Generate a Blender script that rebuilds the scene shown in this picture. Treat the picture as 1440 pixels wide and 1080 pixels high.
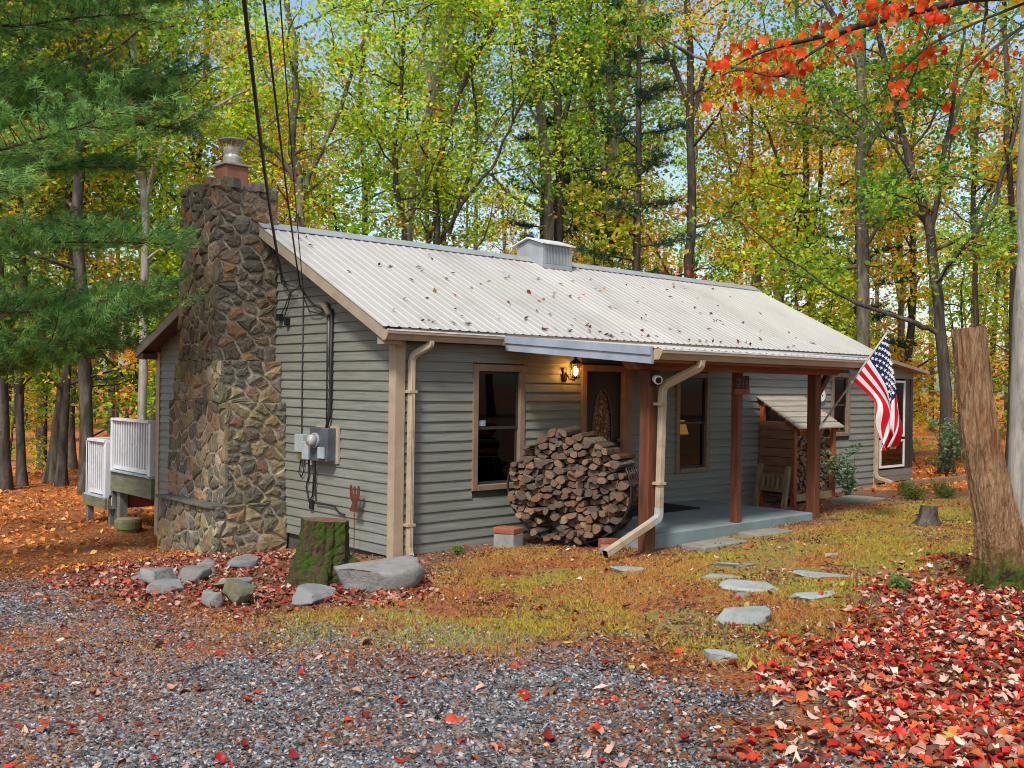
import bpy, bmesh, math, random
import numpy as np
from mathutils import Vector, Matrix

for o in list(bpy.data.objects): bpy.data.objects.remove(o)
SC = bpy.context.scene
COL = SC.collection
R = math.radians

# ------------------------------------------------------------------ camera
cam_d = bpy.data.cameras.new('camera'); cam = bpy.data.objects.new('camera', cam_d); COL.objects.link(cam)
CP = np.array([-6.8167, -9.4930, 2.0097])
YAW, PIT, ROL, FPX = 0.73758, 0.00081, 0.01385, 1410.35
_cy, _sy = math.cos(YAW), math.sin(YAW)
FW = np.array([_sy*math.cos(PIT), _cy*math.cos(PIT), math.sin(PIT)])
_r = np.array([_cy, -_sy, 0.0]); _u = np.cross(_r, FW)
RT = math.cos(ROL)*_r + math.sin(ROL)*_u
UP = -math.sin(ROL)*_r + math.cos(ROL)*_u
cam.matrix_world = Matrix(((RT[0], UP[0], -FW[0], CP[0]), (RT[1], UP[1], -FW[1], CP[1]), (RT[2], UP[2], -FW[2], CP[2]), (0, 0, 0, 1)))
cam_d.sensor_width = 36; cam_d.lens = 36*FPX/1440; cam_d.clip_start = 0.05; cam_d.clip_end = 2000
SC.camera = cam

# ------------------------------------------------------------------ sky, sun, exposure
SUN_DIR = Vector((-0.78, -0.42, 1.05)).normalized()      # towards the sun
elev = math.asin(SUN_DIR.z); azim = math.atan2(SUN_DIR.x, SUN_DIR.y)
W = bpy.data.worlds.new('World'); SC.world = W; W.use_nodes = True
nt = W.node_tree; nt.nodes.clear()
sky = nt.nodes.new('ShaderNodeTexSky'); sky.sky_type = 'NISHITA'; sky.sun_disc = False
sky.sun_elevation = elev; sky.sun_rotation = azim; sky.altitude = 100; sky.air_density = 1.25; sky.dust_density = 2.2; sky.ozone_density = 1.6
bg = nt.nodes.new('ShaderNodeBackground'); bg.inputs['Strength'].default_value = 0.125
wo = nt.nodes.new('ShaderNodeOutputWorld')
nt.links.new(sky.outputs[0], bg.inputs[0]); nt.links.new(bg.outputs[0], wo.inputs[0])
sun_d = bpy.data.lights.new('sun', 'SUN'); sun = bpy.data.objects.new('sun', sun_d); COL.objects.link(sun)
sun_d.energy = 2.7; sun_d.angle = R(10); sun_d.color = (1.0, 0.95, 0.87)
sun.rotation_euler = (-SUN_DIR).to_track_quat('-Z', 'Y').to_euler()
sun.location = (-8, -4, 20)
SC.view_settings.view_transform = 'Standard'; SC.view_settings.look = 'None'
SC.view_settings.exposure = 0.68; SC.view_settings.gamma = 1.0; SC.view_settings.use_curve_mapping = False
SC.render.engine = 'CYCLES'
SC.cycles.filter_width = 1.0; SC.cycles.max_bounces = 6; SC.cycles.diffuse_bounces = 3; SC.cycles.glossy_bounces = 3
SC.cycles.transmission_bounces = 4; SC.cycles.transparent_max_bounces = 6

# ------------------------------------------------------------------ helpers
def S(r, g, b):
    f = lambda c: (c/255/12.92 if c <= 10 else ((c/255+0.055)/1.055)**2.4)
    return (f(r), f(g), f(b), 1.0)
class Nodes:
    def __init__(s, name):
        s.m = bpy.data.materials.new(name); s.m.use_nodes = True
        s.t = s.m.node_tree; s.t.nodes.clear()
        s.out = s.n('ShaderNodeOutputMaterial')
    def n(s, ty, **kw):
        nd = s.t.nodes.new(ty)
        for k, v in kw.items(): setattr(nd, k, v)
        return nd
    def l(s, a, b): s.t.links.new(a, b)
    def noise(s, vec, scale, detail=5, rough=.55, dist=0):
        n = s.n('ShaderNodeTexNoise'); n.inputs['Scale'].default_value = scale; n.inputs['Detail'].default_value = detail
        n.inputs['Roughness'].default_value = rough; n.inputs['Distortion'].default_value = dist
        s.l(vec, n.inputs['Vector']); return n.outputs['Fac']
    def ramp(s, fac, stops):
        n = s.n('ShaderNodeValToRGB'); el = n.color_ramp.elements
        while len(el) < len(stops): el.new(0.5)
        for e, (p, c) in zip(el, stops): e.position = p; e.color = c if len(c) == 4 else (*c, 1)
        s.l(fac, n.inputs[0]); return n.outputs[0]
    def mix(s, fac, a, b, mode='MIX'):
        n = s.n('ShaderNodeMix', data_type='RGBA', blend_type=mode)
        for sock, v in ((n.inputs['Factor'], fac), (n.inputs['A'], a), (n.inputs['B'], b)):
            if hasattr(v, 'is_output'): s.l(v, sock)
            else: sock.default_value = v
        for i in (6, 7):
            pass
        return n.outputs['Result']
    def math(s, op, a, b=0.0, clamp=False):
        n = s.n('ShaderNodeMath', operation=op, use_clamp=clamp)
        for i, v in enumerate((a, b)):
            if hasattr(v, 'is_output'): s.l(v, n.inputs[i])
            else: n.inputs[i].default_value = v
        return n.outputs[0]
    def bsdf(s, col, rough=.7, metal=0, spec=.3, bump=None, bstr=.3, bdist=.02):
        p = s.n('ShaderNodeBsdfPrincipled')
        if hasattr(col, 'is_output'): s.l(col, p.inputs['Base Color'])
        else: p.inputs['Base Color'].default_value = col
        if hasattr(rough, 'is_output'): s.l(rough, p.inputs['Roughness'])
        else: p.inputs['Roughness'].default_value = rough
        p.inputs['Metallic'].default_value = metal; p.inputs['Specular IOR Level'].default_value = spec
        if bump is not None:
            b = s.n('ShaderNodeBump'); b.inputs['Strength'].default_value = bstr; b.inputs['Distance'].default_value = bdist
            s.l(bump, b.inputs['Height']); s.l(b.outputs[0], p.inputs['Normal'])
        return p
    def fin(s, p): s.l(p.outputs[0], s.out.inputs['Surface']); return s.m
    def coord(s, stretch=(1, 1, 1), kind='Object'):
        c = s.n('ShaderNodeTexCoord'); mp = s.n('ShaderNodeMapping'); mp.inputs['Scale'].default_value = stretch
        s.l(c.outputs[kind], mp.inputs['Vector']); return mp.outputs[0]
    def geo(s, stretch=(1, 1, 1)):
        c = s.n('ShaderNodeNewGeometry'); mp = s.n('ShaderNodeMapping'); mp.inputs['Scale'].default_value = stretch
        s.l(c.outputs['Position'], mp.inputs['Vector']); return mp.outputs[0]
    def rnd(s): return s.n('ShaderNodeObjectInfo').outputs['Random']

def M(name, c1, c2=None, scale=4, rough=.7, bump=0, bscale=40, stretch=(1, 1, 1), rnd=0.0, metal=0, spec=.3, dirt=None, dscale=1.5):
    k = Nodes(name); v = k.geo(stretch)
    c2 = c2 or tuple(x*.75 for x in c1[:3])+(1,)
    f = k.noise(v, scale, 6, .6)
    col = k.ramp(f, [(.32, c1), (.68, c2)])
    if rnd:
        val = k.math('ADD', k.math('MULTIPLY', k.rnd(), 2*rnd), 1-rnd)
        h = k.n('ShaderNodeHueSaturation'); k.l(val, h.inputs['Value']); k.l(col, h.inputs['Color']); col = h.outputs[0]
    if dirt:
        d = k.noise(k.geo(), dscale, 7, .65)
        col = k.mix(k.ramp(d, [(.5, (0, 0, 0)), (.72, (.8, .8, .8))]), col, dirt)
    b = k.noise(v, bscale, 5, .6) if bump else None
    return k.fin(k.bsdf(col, rough, metal, spec, b, bump))

def link(name, me, parent=None, loc=None):
    o = bpy.data.objects.new(name, me); COL.objects.link(o)
    if parent is not None: o.parent = parent
    if loc is not None: o.location = loc
    return o
def tag(o, label, cat, group=None):
    o['label'] = label; o['category'] = cat
    if group: o['group'] = group
    return o
def thing(name, label, cat, loc=(0, 0, 0), group=None):
    o = bpy.data.objects.new(name, None); COL.objects.link(o); o.location = loc; o.empty_display_size = .2
    return tag(o, label, cat, group)
def wloc(o):
    v = Vector((0, 0, 0))
    while o is not None: v += o.location; o = o.parent
    return v

class G:
    """collects shapes in world coordinates; build() makes one mesh object"""
    def __init__(s): s.v = []; s.f = []; s.m = []
    def add(s, vs, fs, mi=0):
        n = len(s.v); s.v += [tuple(map(float, p)) for p in vs]; s.f += [tuple(i+n for i in f) for f in fs]; s.m += [mi]*len(fs); return s
    def box(s, x0, x1, y0, y1, z0, z1, mi=0):
        return s.add([(x0,y0,z0),(x1,y0,z0),(x1,y1,z0),(x0,y1,z0),(x0,y0,z1),(x1,y0,z1),(x1,y1,z1),(x0,y1,z1)],
                     [(3,2,1,0),(4,5,6,7),(0,1,5,4),(1,2,6,5),(2,3,7,6),(3,0,4,7)], mi)
    def hexa(s, lo, hi, mi=0):      # two quads
        return s.add(list(lo)+list(hi), [(3,2,1,0),(4,5,6,7),(0,1,5,4),(1,2,6,5),(2,3,7,6),(3,0,4,7)], mi)
    def prism(s, poly, axis, a0, a1, mi=0):
        def P(p, a):
            q = list(p); q.insert(axis, a); return tuple(q)
        n = len(poly)
        vs = [P(p, a0) for p in poly]+[P(p, a1) for p in poly]
        fs = [tuple(range(n-1, -1, -1)), tuple(range(n, 2*n))]+[(i, (i+1) % n, n+(i+1) % n, n+i) for i in range(n)]
        return s.add(vs, fs, mi)
    def tube(s, pts, r, k=8, mi=0, cap=True, asp=1.0):
        P = np.array(pts, float); n = len(P); Rr = np.broadcast_to(np.array(r, float), (n,))
        V = ring_tube(P, Rr, k, asp); fs = []
        for i in range(n-1):
            for j in range(k): fs.append((i*k+j, i*k+(j+1) % k, (i+1)*k+(j+1) % k, (i+1)*k+j))
        if cap: fs += [tuple(range(k-1, -1, -1)), tuple((n-1)*k+j for j in range(k))]
        return s.add(V.reshape(-1, 3), fs, mi)
    def bar(s, a, b, w, h, mi=0):
        a = Vector(a); b = Vector(b); d = (b-a).normalized()
        ref = Vector((0, 0, 1)) if abs(d.z) < .9 else Vector((1, 0, 0))
        u = d.cross(ref).normalized()*w/2; v = u.cross(d).normalized()*h/2
        return s.hexa([a-u-v, a+u-v, a+u+v, a-u+v], [b-u-v, b+u-v, b+u+v, b-u+v], mi)
    def lathe(s, prof, c, k=16, mi=0):
        vs = []; fs = []; n = len(prof)
        for r, z in prof:
            for j in range(k):
                a = 2*math.pi*j/k; vs.append((c[0]+r*math.cos(a), c[1]+r*math.sin(a), c[2]+z))
        for i in range(n-1):
            for j in range(k): fs.append((i*k+j, i*k+(j+1) % k, (i+1)*k+(j+1) % k, (i+1)*k+j))
        fs += [tuple(range(k-1, -1, -1)), tuple((n-1)*k+j for j in range(k))]
        return s.add(vs, fs, mi)
    def mesh(s, name, mats, org=(0, 0, 0), smooth=False):
        me = bpy.data.meshes.new(name)
        me.from_pydata([(p[0]-org[0], p[1]-org[1], p[2]-org[2]) for p in s.v], [], s.f)
        for m in (mats if isinstance(mats, (list, tuple)) else [mats]): me.materials.append(m)
        if any(s.m): me.polygons.foreach_set('material_index', s.m)
        if smooth: me.polygons.foreach_set('use_smooth', [True]*len(s.f))
        me.update(); return me
    def build(s, name, mats, parent=None, org=None, smooth=False, bevel=0):
        if parent is not None: org = wloc(parent)
        org = org if org is not None else (0, 0, 0)
        o = link(name, s.mesh(name, mats, org, smooth), parent)
        if parent is None: o.location = org
        if bevel:
            b = o.modifiers.new('bevel', 'BEVEL'); b.width = bevel; b.segments = 2; b.limit_method = 'ANGLE'
        return o

def ring_tube(P, Rr, k, asp=1.0):
    T = np.gradient(P, axis=0); T /= np.linalg.norm(T, axis=1)[:, None]+1e-9
    mean = np.abs(T).mean(0); ref = np.eye(3)[int(np.argmin(mean))]
    u = np.cross(T, ref); u /= np.linalg.norm(u, axis=1)[:, None]+1e-9
    v = np.cross(T, u); a = np.arange(k)*2*math.pi/k
    return P[:, None]+Rr[:, None, None]*(np.cos(a)[None, :, None]*u[:, None]*asp+np.sin(a)[None, :, None]*v[:, None])

def npmesh(name, V, F, mats, col=None, smooth=False, mi=None, attrs=None):
    me = bpy.data.meshes.new(name); V = np.asarray(V, np.float32); F = np.asarray(F, np.int32)
    nf, k = F.shape
    me.vertices.add(len(V)); me.vertices.foreach_set('co', V.ravel())
    me.loops.add(nf*k); me.loops.foreach_set('vertex_index', F.ravel())
    me.polygons.add(nf); me.polygons.foreach_set('loop_start', np.arange(0, nf*k, k, dtype=np.int32))
    try: me.polygons.foreach_set('loop_total', np.full(nf, k, np.int32))
    except Exception: pass
    for m in (mats if isinstance(mats, (list, tuple)) else [mats]): me.materials.append(m)
    if mi is not None: me.polygons.foreach_set('material_index', np.asarray(mi, np.int32))
    if smooth: me.polygons.foreach_set('use_smooth', np.ones(nf, bool))
    if col is not None:
        c = np.ones((len(V), 4), np.float32); c[:, :3] = col
        a = me.attributes.new('col', 'FLOAT_COLOR', 'POINT'); a.data.foreach_set('color', c.ravel())
    for nm, arr in (attrs or {}).items():
        a = me.attributes.new(nm, 'FLOAT', 'POINT'); a.data.foreach_set('value', np.asarray(arr, np.float32))
    me.update(calc_edges=True); return me

# value noise in numpy
_rs = np.random.RandomState(5); _tab = _rs.rand(256, 256)
def vn(x, y):
    x = np.asarray(x, float); y = np.asarray(y, float)
    xi = np.floor(x).astype(int); yi = np.floor(y).astype(int); fx = x-xi; fy = y-yi
    fx = fx*fx*(3-2*fx); fy = fy*fy*(3-2*fy)
    g = lambda a, b: _tab[a & 255, b & 255]
    return (g(xi, yi)*(1-fx)+g(xi+1, yi)*fx)*(1-fy)+(g(xi, yi+1)*(1-fx)+g(xi+1, yi+1)*fx)*fy
def fbm(x, y, o=4):
    s = 0; a = .5
    for i in range(o): s = s+a*vn(x*2**i+17*i, y*2**i+31*i); a *= .5
    return s/(1-.5**o)
def smooth(a, b, x):
    t = np.clip((x-a)/(b-a), 0, 1); return t*t*(3-2*t)
def poly_sd(X, Y, poly):         # signed distance, positive inside
    X = np.asarray(X, float); Y = np.asarray(Y, float); d = np.full(X.shape, 1e9); ins = np.zeros(X.shape, bool)
    n = len(poly)
    for i in range(n):
        x0, y0 = poly[i]; x1, y1 = poly[(i+1) % n]
        ex, ey = x1-x0, y1-y0; t = np.clip(((X-x0)*ex+(Y-y0)*ey)/(ex*ex+ey*ey), 0, 1)
        d = np.minimum(d, np.hypot(X-x0-t*ex, Y-y0-t*ey))
        c = ((y0 > Y) != (y1 > Y)) & (X < ex*(Y-y0)/(ey if ey else 1e-9)+x0); ins ^= c
    return np.where(ins, d, -d)

# ------------------------------------------------------------------ terrain
def gz0(x, y):
    x = np.asarray(x, float); y = np.asarray(y, float)
    a = np.where(y < 0, -.05*np.maximum(y, -12), np.where(y < 7, -.083*y, -.58-.012*np.clip(y-7, 0, 60)))
    return a+.016*np.clip(x, 0, 14)
def gz(x, y):
    x = np.asarray(x, float); y = np.asarray(y, float)
    n = (fbm(x*.9, y*.9, 3)-.5)*.07+(fbm(x*.12+9, y*.12, 2)-.5)*.5*smooth(14, 40, np.hypot(x-4, y-2))
    inside = (poly_sd(x, y, [(-.4, -.4), (11.6, -.4), (11.6, 7), (-.4, 7)]) > -.25)
    return gz0(x, y)+np.where(inside, np.minimum(n, 0)-.01, n)
def gzs(x, y): return float(gz(x, y))

P_GRAVEL = [(-3.6,3.4),(-3.4,1.0),(-3.4,-.8),(-3.4,-2.5),(-2.8,-2.9),(-2.3,-3.4),(-2.15,-4.3),(-1.95,-5.1),(-2.0,-5.9),(-2.8,-6.8),(-3.2,-9),(-4,-14),(-30,-14),(-30,7),(-9,5)]
P_LEAF = [(9,-5.2),(5.1,-4.95),(3.0,-4.8),(1.6,-5.15),(.2,-5.6),(-1.5,-6.1),(-2.6,-6.8),(-3.2,-9),(-3,-12),(14,-12),(14,-6)]
P_LEAF2 = [(-3.5,1.4),(-3.2,-.6),(-2.9,-2.0),(-1.9,-2.6),(-1.0,-2.2),(-.5,-.7),(-.4,1.4),(-1.3,2.3),(-2.7,2.8)]
P_YARD = [(-3.4,-2.6),(-2.2,-4.3),(-1.9,-5.6),(0,-5.7),(3,-4.9),(6,-5.2),(9.5,-4.2),(10,-2.2),(6,-1.9),(5.8,-2.2),(2,-2.2),(1.2,-.9),(-.5,-.8),(-1.4,-2.4)]
def m_gravel(x, y): return smooth(-.35, .35, poly_sd(x, y, P_GRAVEL)+(fbm(x*1.1, y*1.1, 4)-.5)*1.5)
def m_leaf(x, y):
    a = smooth(-.35, .5, poly_sd(x, y, P_LEAF)+(fbm(x*1.3+5, y*1.3, 4)-.5)*1.3)
    b = smooth(-.3, .4, poly_sd(x, y, P_LEAF2)+(fbm(x*1.3+5, y*1.3, 4)-.5)*1.0)
    return np.maximum(a, b)
def m_moss(x, y):
    return smooth(-.5, .5, poly_sd(x, y, P_YARD)+(fbm(x*.9+40, y*.9, 4)-.5)*1.4)
def m_needle(x, y):
    n = fbm(x*1.7+70, y*1.7+3, 4)
    left = smooth(1.8, 3.6, y+.35*np.abs(x+2))*smooth(1.5, -.5, x)+.75*smooth(.42, .58, fbm(x*2.6+7, y*2.6+50, 4))*smooth(1.0, .15, np.abs(poly_sd(x, y, P_GRAVEL)-.6)/(2.4+1.6*smooth(-3.4, -4.6, x)))
    return np.clip(smooth(.47, .62, n)*.95+left, 0, 1)

def grade(a, b, far_a, far_b, step):
    mid = list(np.arange(a, b+1e-6, step)); lo = []; s = step; x = a
    while x > far_a: s *= 1.16; x -= s; lo.append(x)
    hi = []; s = step; x = b
    while x < far_b: s *= 1.16; x += s; hi.append(x)
    return np.array(lo[::-1]+mid+hi)
gx = grade(-8.5, 9.5, -600, 900, .1); gy = grade(-9.0, 4.5, -600, 900, .1)
GX, GY = np.meshgrid(gx, gy, indexing='ij'); nx, ny = GX.shape
GZ = gz(GX, GY)
idx = np.arange(nx*ny).reshape(nx, ny)
GF = np.stack([idx[:-1, :-1], idx[1:, :-1], idx[1:, 1:], idx[:-1, 1:]], -1).reshape(-1, 4)

def ground_mat():
    k = Nodes('ground_soil'); v = k.geo()
    A = lambda n: k.n('ShaderNodeAttribute', attribute_name=n).outputs['Fac']
    n2 = k.noise(v, 28, 6, .7); n3 = k.noise(v, 9, 6, .6)
    soil = k.ramp(n2, [(.3, S(62,44,34)), (.5, S(112,82,62)), (.7, S(158,126,100))])
    floor = k.ramp(k.noise(v, 14, 8, .75), [(.3, S(86,50,26)), (.45, S(168,94,40)), (.58, S(196,116,50)), (.72, S(204,156,102))])
    moss = k.ramp(k.noise(v, 5, 8, .7), [(.28, S(108,80,48)), (.42, S(128,108,52)), (.54, S(122,118,44)), (.66, S(142,112,66))])
    moss = k.mix(k.ramp(n2, [(.35, (0, 0, 0)), (.7, (.55, .55, .55))]), moss, S(150,112,84))
    needle = k.ramp(k.noise(v, 22, 8, .75), [(.3, S(84,52,34)), (.5, S(136,84,48)), (.7, S(170,120,78))])
    vor = k.n('ShaderNodeTexVoronoi'); vor.inputs['Scale'].default_value = 42; vor.inputs['Randomness'].default_value = 1; k.l(v, vor.inputs['Vector'])
    sep = k.n('ShaderNodeSeparateColor'); k.l(vor.outputs['Color'], sep.inputs[0])
    grav = k.ramp(sep.outputs[0], [(0, S(50,50,52)), (.5, S(92,91,90)), (.85, S(124,122,118)), (1, S(158,154,148))])
    grav = k.mix(k.ramp(vor.outputs['Distance'], [(.35, (0, 0, 0)), (.75, (.85, .85, .85))]), grav, S(46,42,40))
    grav = k.mix(k.ramp(n3, [(.55, (0, 0, 0)), (.75, (.55, .55, .55))]), grav, S(120,86,62))
    leafc = k.ramp(k.noise(v, 17, 6, .7), [(.3, S(58,40,30)), (.5, S(104,70,50)), (.65, S(140,104,80))])
    def th(a, w=.25, soft=.18):
        x = k.math('ADD', a, k.math('MULTIPLY', k.math('SUBTRACT', n3, .5), w*2.4))
        return k.ramp(x, [(.5-soft, (0, 0, 0)), (.5+soft, (1, 1, 1))])
    col = k.mix(th(A('forest')), soil, floor)
    col = k.mix(th(A('moss')), col, moss)
    col = k.mix(th(A('gravel')), col, grav)
    col = k.mix(th(A('needle'), .4), col, needle)
    col = k.mix(th(A('leaf')), col, leafc)
    bh = k.math('ADD', k.math('MULTIPLY', n2, .6), k.math('MULTIPLY', vor.outputs['Distance'], -.5))
    return k.fin(k.bsdf(col, .9, 0, .15, bh, .7, .03))
MAT_GROUND = ground_mat()
forest = smooth(.4, .6, np.clip(smooth(6.5, 10, GY)+smooth(9.5, 11.5, GX)*smooth(-6, -3, GY)+.7*smooth(3, 6, GY)*(GX < -1), 0, 1))
gme = npmesh('ground', np.stack([GX, GY, GZ], -1).reshape(-1, 3), GF, MAT_GROUND, smooth=True,
    attrs=dict(gravel=m_gravel(GX, GY).ravel(), leaf=m_leaf(GX, GY).ravel(), moss=m_moss(GX, GY).ravel(), needle=(m_needle(GX, GY)*(1-.3*m_gravel(GX, GY))).ravel(), forest=forest.ravel()))
ground = link('ground', gme); ground['kind'] = 'structure'

# ------------------------------------------------------------------ materials
def siding_mat():
    k = Nodes('vinyl_siding'); v = k.geo((1.2, 1.2, 26))
    f = k.noise(v, 1.6, 6, .6); g = k.noise(k.geo((.6, .6, 1)), 1.2, 5, .6)
    col = k.ramp(f, [(.3, S(101,103,97)), (.5, S(116,118,111)), (.7, S(130,130,123))])
    col = k.mix(k.ramp(g, [(.45, (0, 0, 0)), (.75, (.5, .5, .5))]), col, S(108,102,88))
    h = k.n('ShaderNodeHueSaturation'); k.l(k.math('ADD', k.math('MULTIPLY', k.rnd(), .1), .95), h.inputs['Value']); k.l(col, h.inputs['Color'])
    return k.fin(k.bsdf(h.outputs[0], .5, 0, .35, k.noise(k.geo((3, 3, 60)), 3, 4, .6), .12, .01))
MS = siding_mat()
M_TRIM = M('tan_trim', S(168,150,128), S(150,132,110), 6, .5, .05, 60, rnd=.04)
M_FRAME = M('window_trim', S(132,112,94), S(112,94,78), 8, .5, .05, 50)
M_SASH = M('dark_sash', S(58,54,50), S(44,42,40), 8, .45)
M_WALL = M('wall_core', S(70,74,70), S(56,58,54), 4, .8)
M_INT = M('interior_wall', S(64,56,50), S(48,42,38), 2, .9)
M_FLOOR = M('interior_floor', S(60,44,32), S(44,32,24), 5, .6, stretch=(1, 8, 1))
M_FOUND = M('foundation_block', S(86,82,76), S(60,58,54), 6, .9, .3, 30)
def roof_mat():
    k = Nodes('roof_metal'); v = k.geo((1, .6, .6))
    f = k.noise(v, 1.3, 7, .65)
    col = k.ramp(f, [(.3, S(177,174,169)), (.55, S(168,164,158)), (.72, S(151,146,138))])
    n = k.noise(k.geo((9, .7, .7)), 1.4, 5, .7)
    col = k.mix(k.ramp(n, [(.55, (0, 0, 0)), (.8, (.35, .35, .35))]), col, S(150,138,124))
    h = k.n('ShaderNodeHueSaturation'); k.l(k.math('ADD', k.math('MULTIPLY', k.rnd(), .1), .95), h.inputs['Value']); k.l(col, h.inputs['Color'])
    return k.fin(k.bsdf(h.outputs[0], .42, .0, .5))
M_ROOF = roof_mat()
M_RIDGE = M('ridge_metal', S(166,170,174), S(146,150,154), 3, .4, metal=.2)
M_SOFFIT = M('soffit_brown', S(108,84,72), S(88,68,58), 5, .7)
M_FASCIA = M('fascia_tan', S(152,140,122), S(134,122,106), 5, .55)
M_GUT = M('gutter_tan', S(160,142,120), S(140,124,104), 4, .45, spec=.5)
M_GUTLIP = M('gutter_bright', S(225,226,230), S(190,188,188), 9, .35, spec=.5)
M_BLUE = M('flashing_blue', S(146,156,168), S(124,134,146), 3, .45, rnd=.05)
M_DSP = M('downspout_tan', S(172,156,134), S(148,132,110), 5, .5, .03, 40, dirt=S(120,104,84), dscale=4)
M_ZINC = M('zinc_elbow', S(176,182,186), S(150,154,156), 6, .4, metal=.3)
M_WOOD = M('porch_wood', S(112,66,42), S(72,40,28), 3, .65, .15, 20, stretch=(6, 6, .7), rnd=.08)
M_BEAM = M('beam_wood', S(152,98,66), S(120,72,48), 3, .65, .12, 20, stretch=(.7, 6, 6), rnd=.06)
M_SLAB = M('painted_concrete', S(128,142,144), S(112,126,128), 2.5, .75, .1, 60, dirt=S(92,98,94))
M_BLACK = M('black_metal', S(26,26,28), S(36,33,32), 8, .5, spec=.4)
M_RUBBER = M('black_rubber', S(30,29,29), S(20,20,20), 10, .8)
def glass_mat(name, tint=(.9, .93, .9, 1), refl=.14):
    k = Nodes(name); gl = k.n('ShaderNodeBsdfGlossy'); gl.inputs['Roughness'].default_value = .02
    tr = k.n('ShaderNodeBsdfTransparent'); tr.inputs['Color'].default_value = tint
    lw = k.n('ShaderNodeLayerWeight'); lw.inputs['Blend'].default_value = .35
    mx = k.n('ShaderNodeMixShader')
    k.l(k.math('ADD', k.math('MULTIPLY', lw.outputs['Facing'], .10), refl*.35), mx.inputs[0])
    k.l(tr.outputs[0], mx.inputs[1]); k.l(gl.outputs[0], mx.inputs[2]); return k.fin(mx)
M_GLASS = glass_mat('window_glass', (.20, .21, .20, 1), .07)
def emit(name, col, st):
    k = Nodes(name); e = k.n('ShaderNodeEmission'); e.inputs[0].default_value = col; e.inputs[1].default_value = st; return k.fin(e)
def stone_mat(name, stops, moss=.5):
    k = Nodes(name); c = k.coord((1, 1, 1), 'Object'); g = k.geo()
    base = k.ramp(k.rnd(), stops)
    n = k.noise(g, 9, 8, .65); n2 = k.noise(g, 40, 6, .7)
    dark = k.mix(k.ramp(n, [(.48, (0, 0, 0)), (.78, (.45, .45, .45))]), base, S(66,60,52))
    ms = k.noise(g, 2.6, 6, .65)
    col = k.mix(k.ramp(ms, [(.46, (0, 0, 0)), (.66, (moss, moss, moss))]), dark, S(112,110,72))
    col = k.mix(k.ramp(n2, [(.55, (0, 0, 0)), (.75, (.35, .35, .35))]), col, S(168,160,146))
    return k.fin(k.bsdf(col, .85, 0, .2, k.math('ADD', n, k.math('MULTIPLY', n2, .5)), .7, .03))
ST = [(0, S(95,88,76)), (.13, S(139,121,95)), (.25, S(90,88,83)), (.37, S(156,133,102)), (.5, S(113,107,82)), (.61, S(76,73,71)), (.71, S(151,117,83)), (.8, S(125,121,115)), (.9, S(120,84,69)), (1, S(182,170,149))]
M_STONE = stone_mat('chimney_stone', ST, .5)
ST2 = [(0, S(88,82,73)), (.2, S(105,97,84)), (.4, S(75,72,68)), (.55, S(120,99,77)), (.7, S(95,88,79)), (.85, S(133,99,69)), (1, S(114,105,95))]
M_STONE_T = stone_mat('chimney_stone_weathered', ST2, .22)
M_MORTAR = M('mortar', S(172,162,144), S(122,112,96), 7, .95, .5, 40)
M_ROCK = stone_mat('grey_rock', [(0, S(112,112,114)), (.5, S(134,132,130)), (1, S(104,102,100))], .25)
M_FLAT = stone_mat('flag_rock', [(0, S(140,146,146)), (.5, S(158,162,158)), (1, S(126,132,130))], .1)
def bark_mat(name, a, b, c, sc=6, moss=0.0):
    k = Nodes(name); v = k.geo((1, 1, .22)); n = k.noise(v, sc*3, 7, .7, .6)
    col = k.ramp(n, [(.33, a), (.5, b), (.68, c)])
    if moss: col = k.mix(k.ramp(k.noise(k.geo(), 2.4, 6, .65), [(.5, (0, 0, 0)), (.66, (moss, moss, moss))]), col, S(70,86,34))
    return k.fin(k.bsdf(col, .9, 0, .12, n, .9, .03))
M_BARK = bark_mat('bark_grey_brown', S(70,64,58), S(106,99,90), S(140,132,120), 2.2)
M_BARK_D = bark_mat('bark_dark', S(46,42,38), S(72,66,60), S(104,96,88), 2.2)
M_BARK_P = bark_mat('bark_pale', S(108,104,96), S(146,142,132), S(178,174,164), 2.6)

# ================================================================== CABIN
cabin = thing('cabin', 'single-storey cabin with grey-green siding, pale metal roof and stone chimney', 'house', (0, 0, 0))
CO = .12                       # siding course height
LX, LY = 11.2, 6.67            # length and depth
RY, RZ = 2.8, 4.12             # ridge
SF, SB = .497, .387            # front and rear slopes
def roofz(y): return RZ-SF*(RY-y) if y < RY else RZ-SB*(y-RY)
WT = 2.5

# --- walls
WIN = [(1.15, 2.0, .70, 2.25), (5.13, 5.94, .72, 2.23), (9.55, 10.18, 1.17, 2.30)]
DOOR = (3.07, 4.08, .27, 2.29)
OPEN = [WIN[0], DOOR, WIN[1], WIN[2]]
g = G(); xs = 0.0
for (a, b, z0, z1) in OPEN:
    g.box(xs, a, 0, .1, 0, WT); g.box(a, b, 0, .1, 0, z0); g.box(a, b, 0, .1, z1, WT); xs = b
g.box(xs, LX, 0, .1, 0, WT)
fwall = g.build('front_wall', M_WALL, cabin)
def gable_poly(off=.12): return [(0, 0), (LY, 0), (LY, roofz(LY)-off), (RY, RZ-off), (0, roofz(0)-off)]
gwall = G().prism(gable_poly(), 0, .002, .1).build('gable_wall', M_WALL, cabin)
swall = G().prism(gable_poly(), 0, LX-.1, LX-.002).build('side_wall', MS, cabin)
rwall = G().box(.1, LX-.1, LY-.1, LY, 0, roofz(LY)-.12).build('rear_wall', MS, cabin)
G().box(.1, LX-.1, .1, LY-.1, .15, .25).build('floor', M_FLOOR, cabin)
G().box(6.6, 6.7, .12, LY-.12, .25, 2.5).build('inner_wall', M_INT, cabin)
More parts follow.
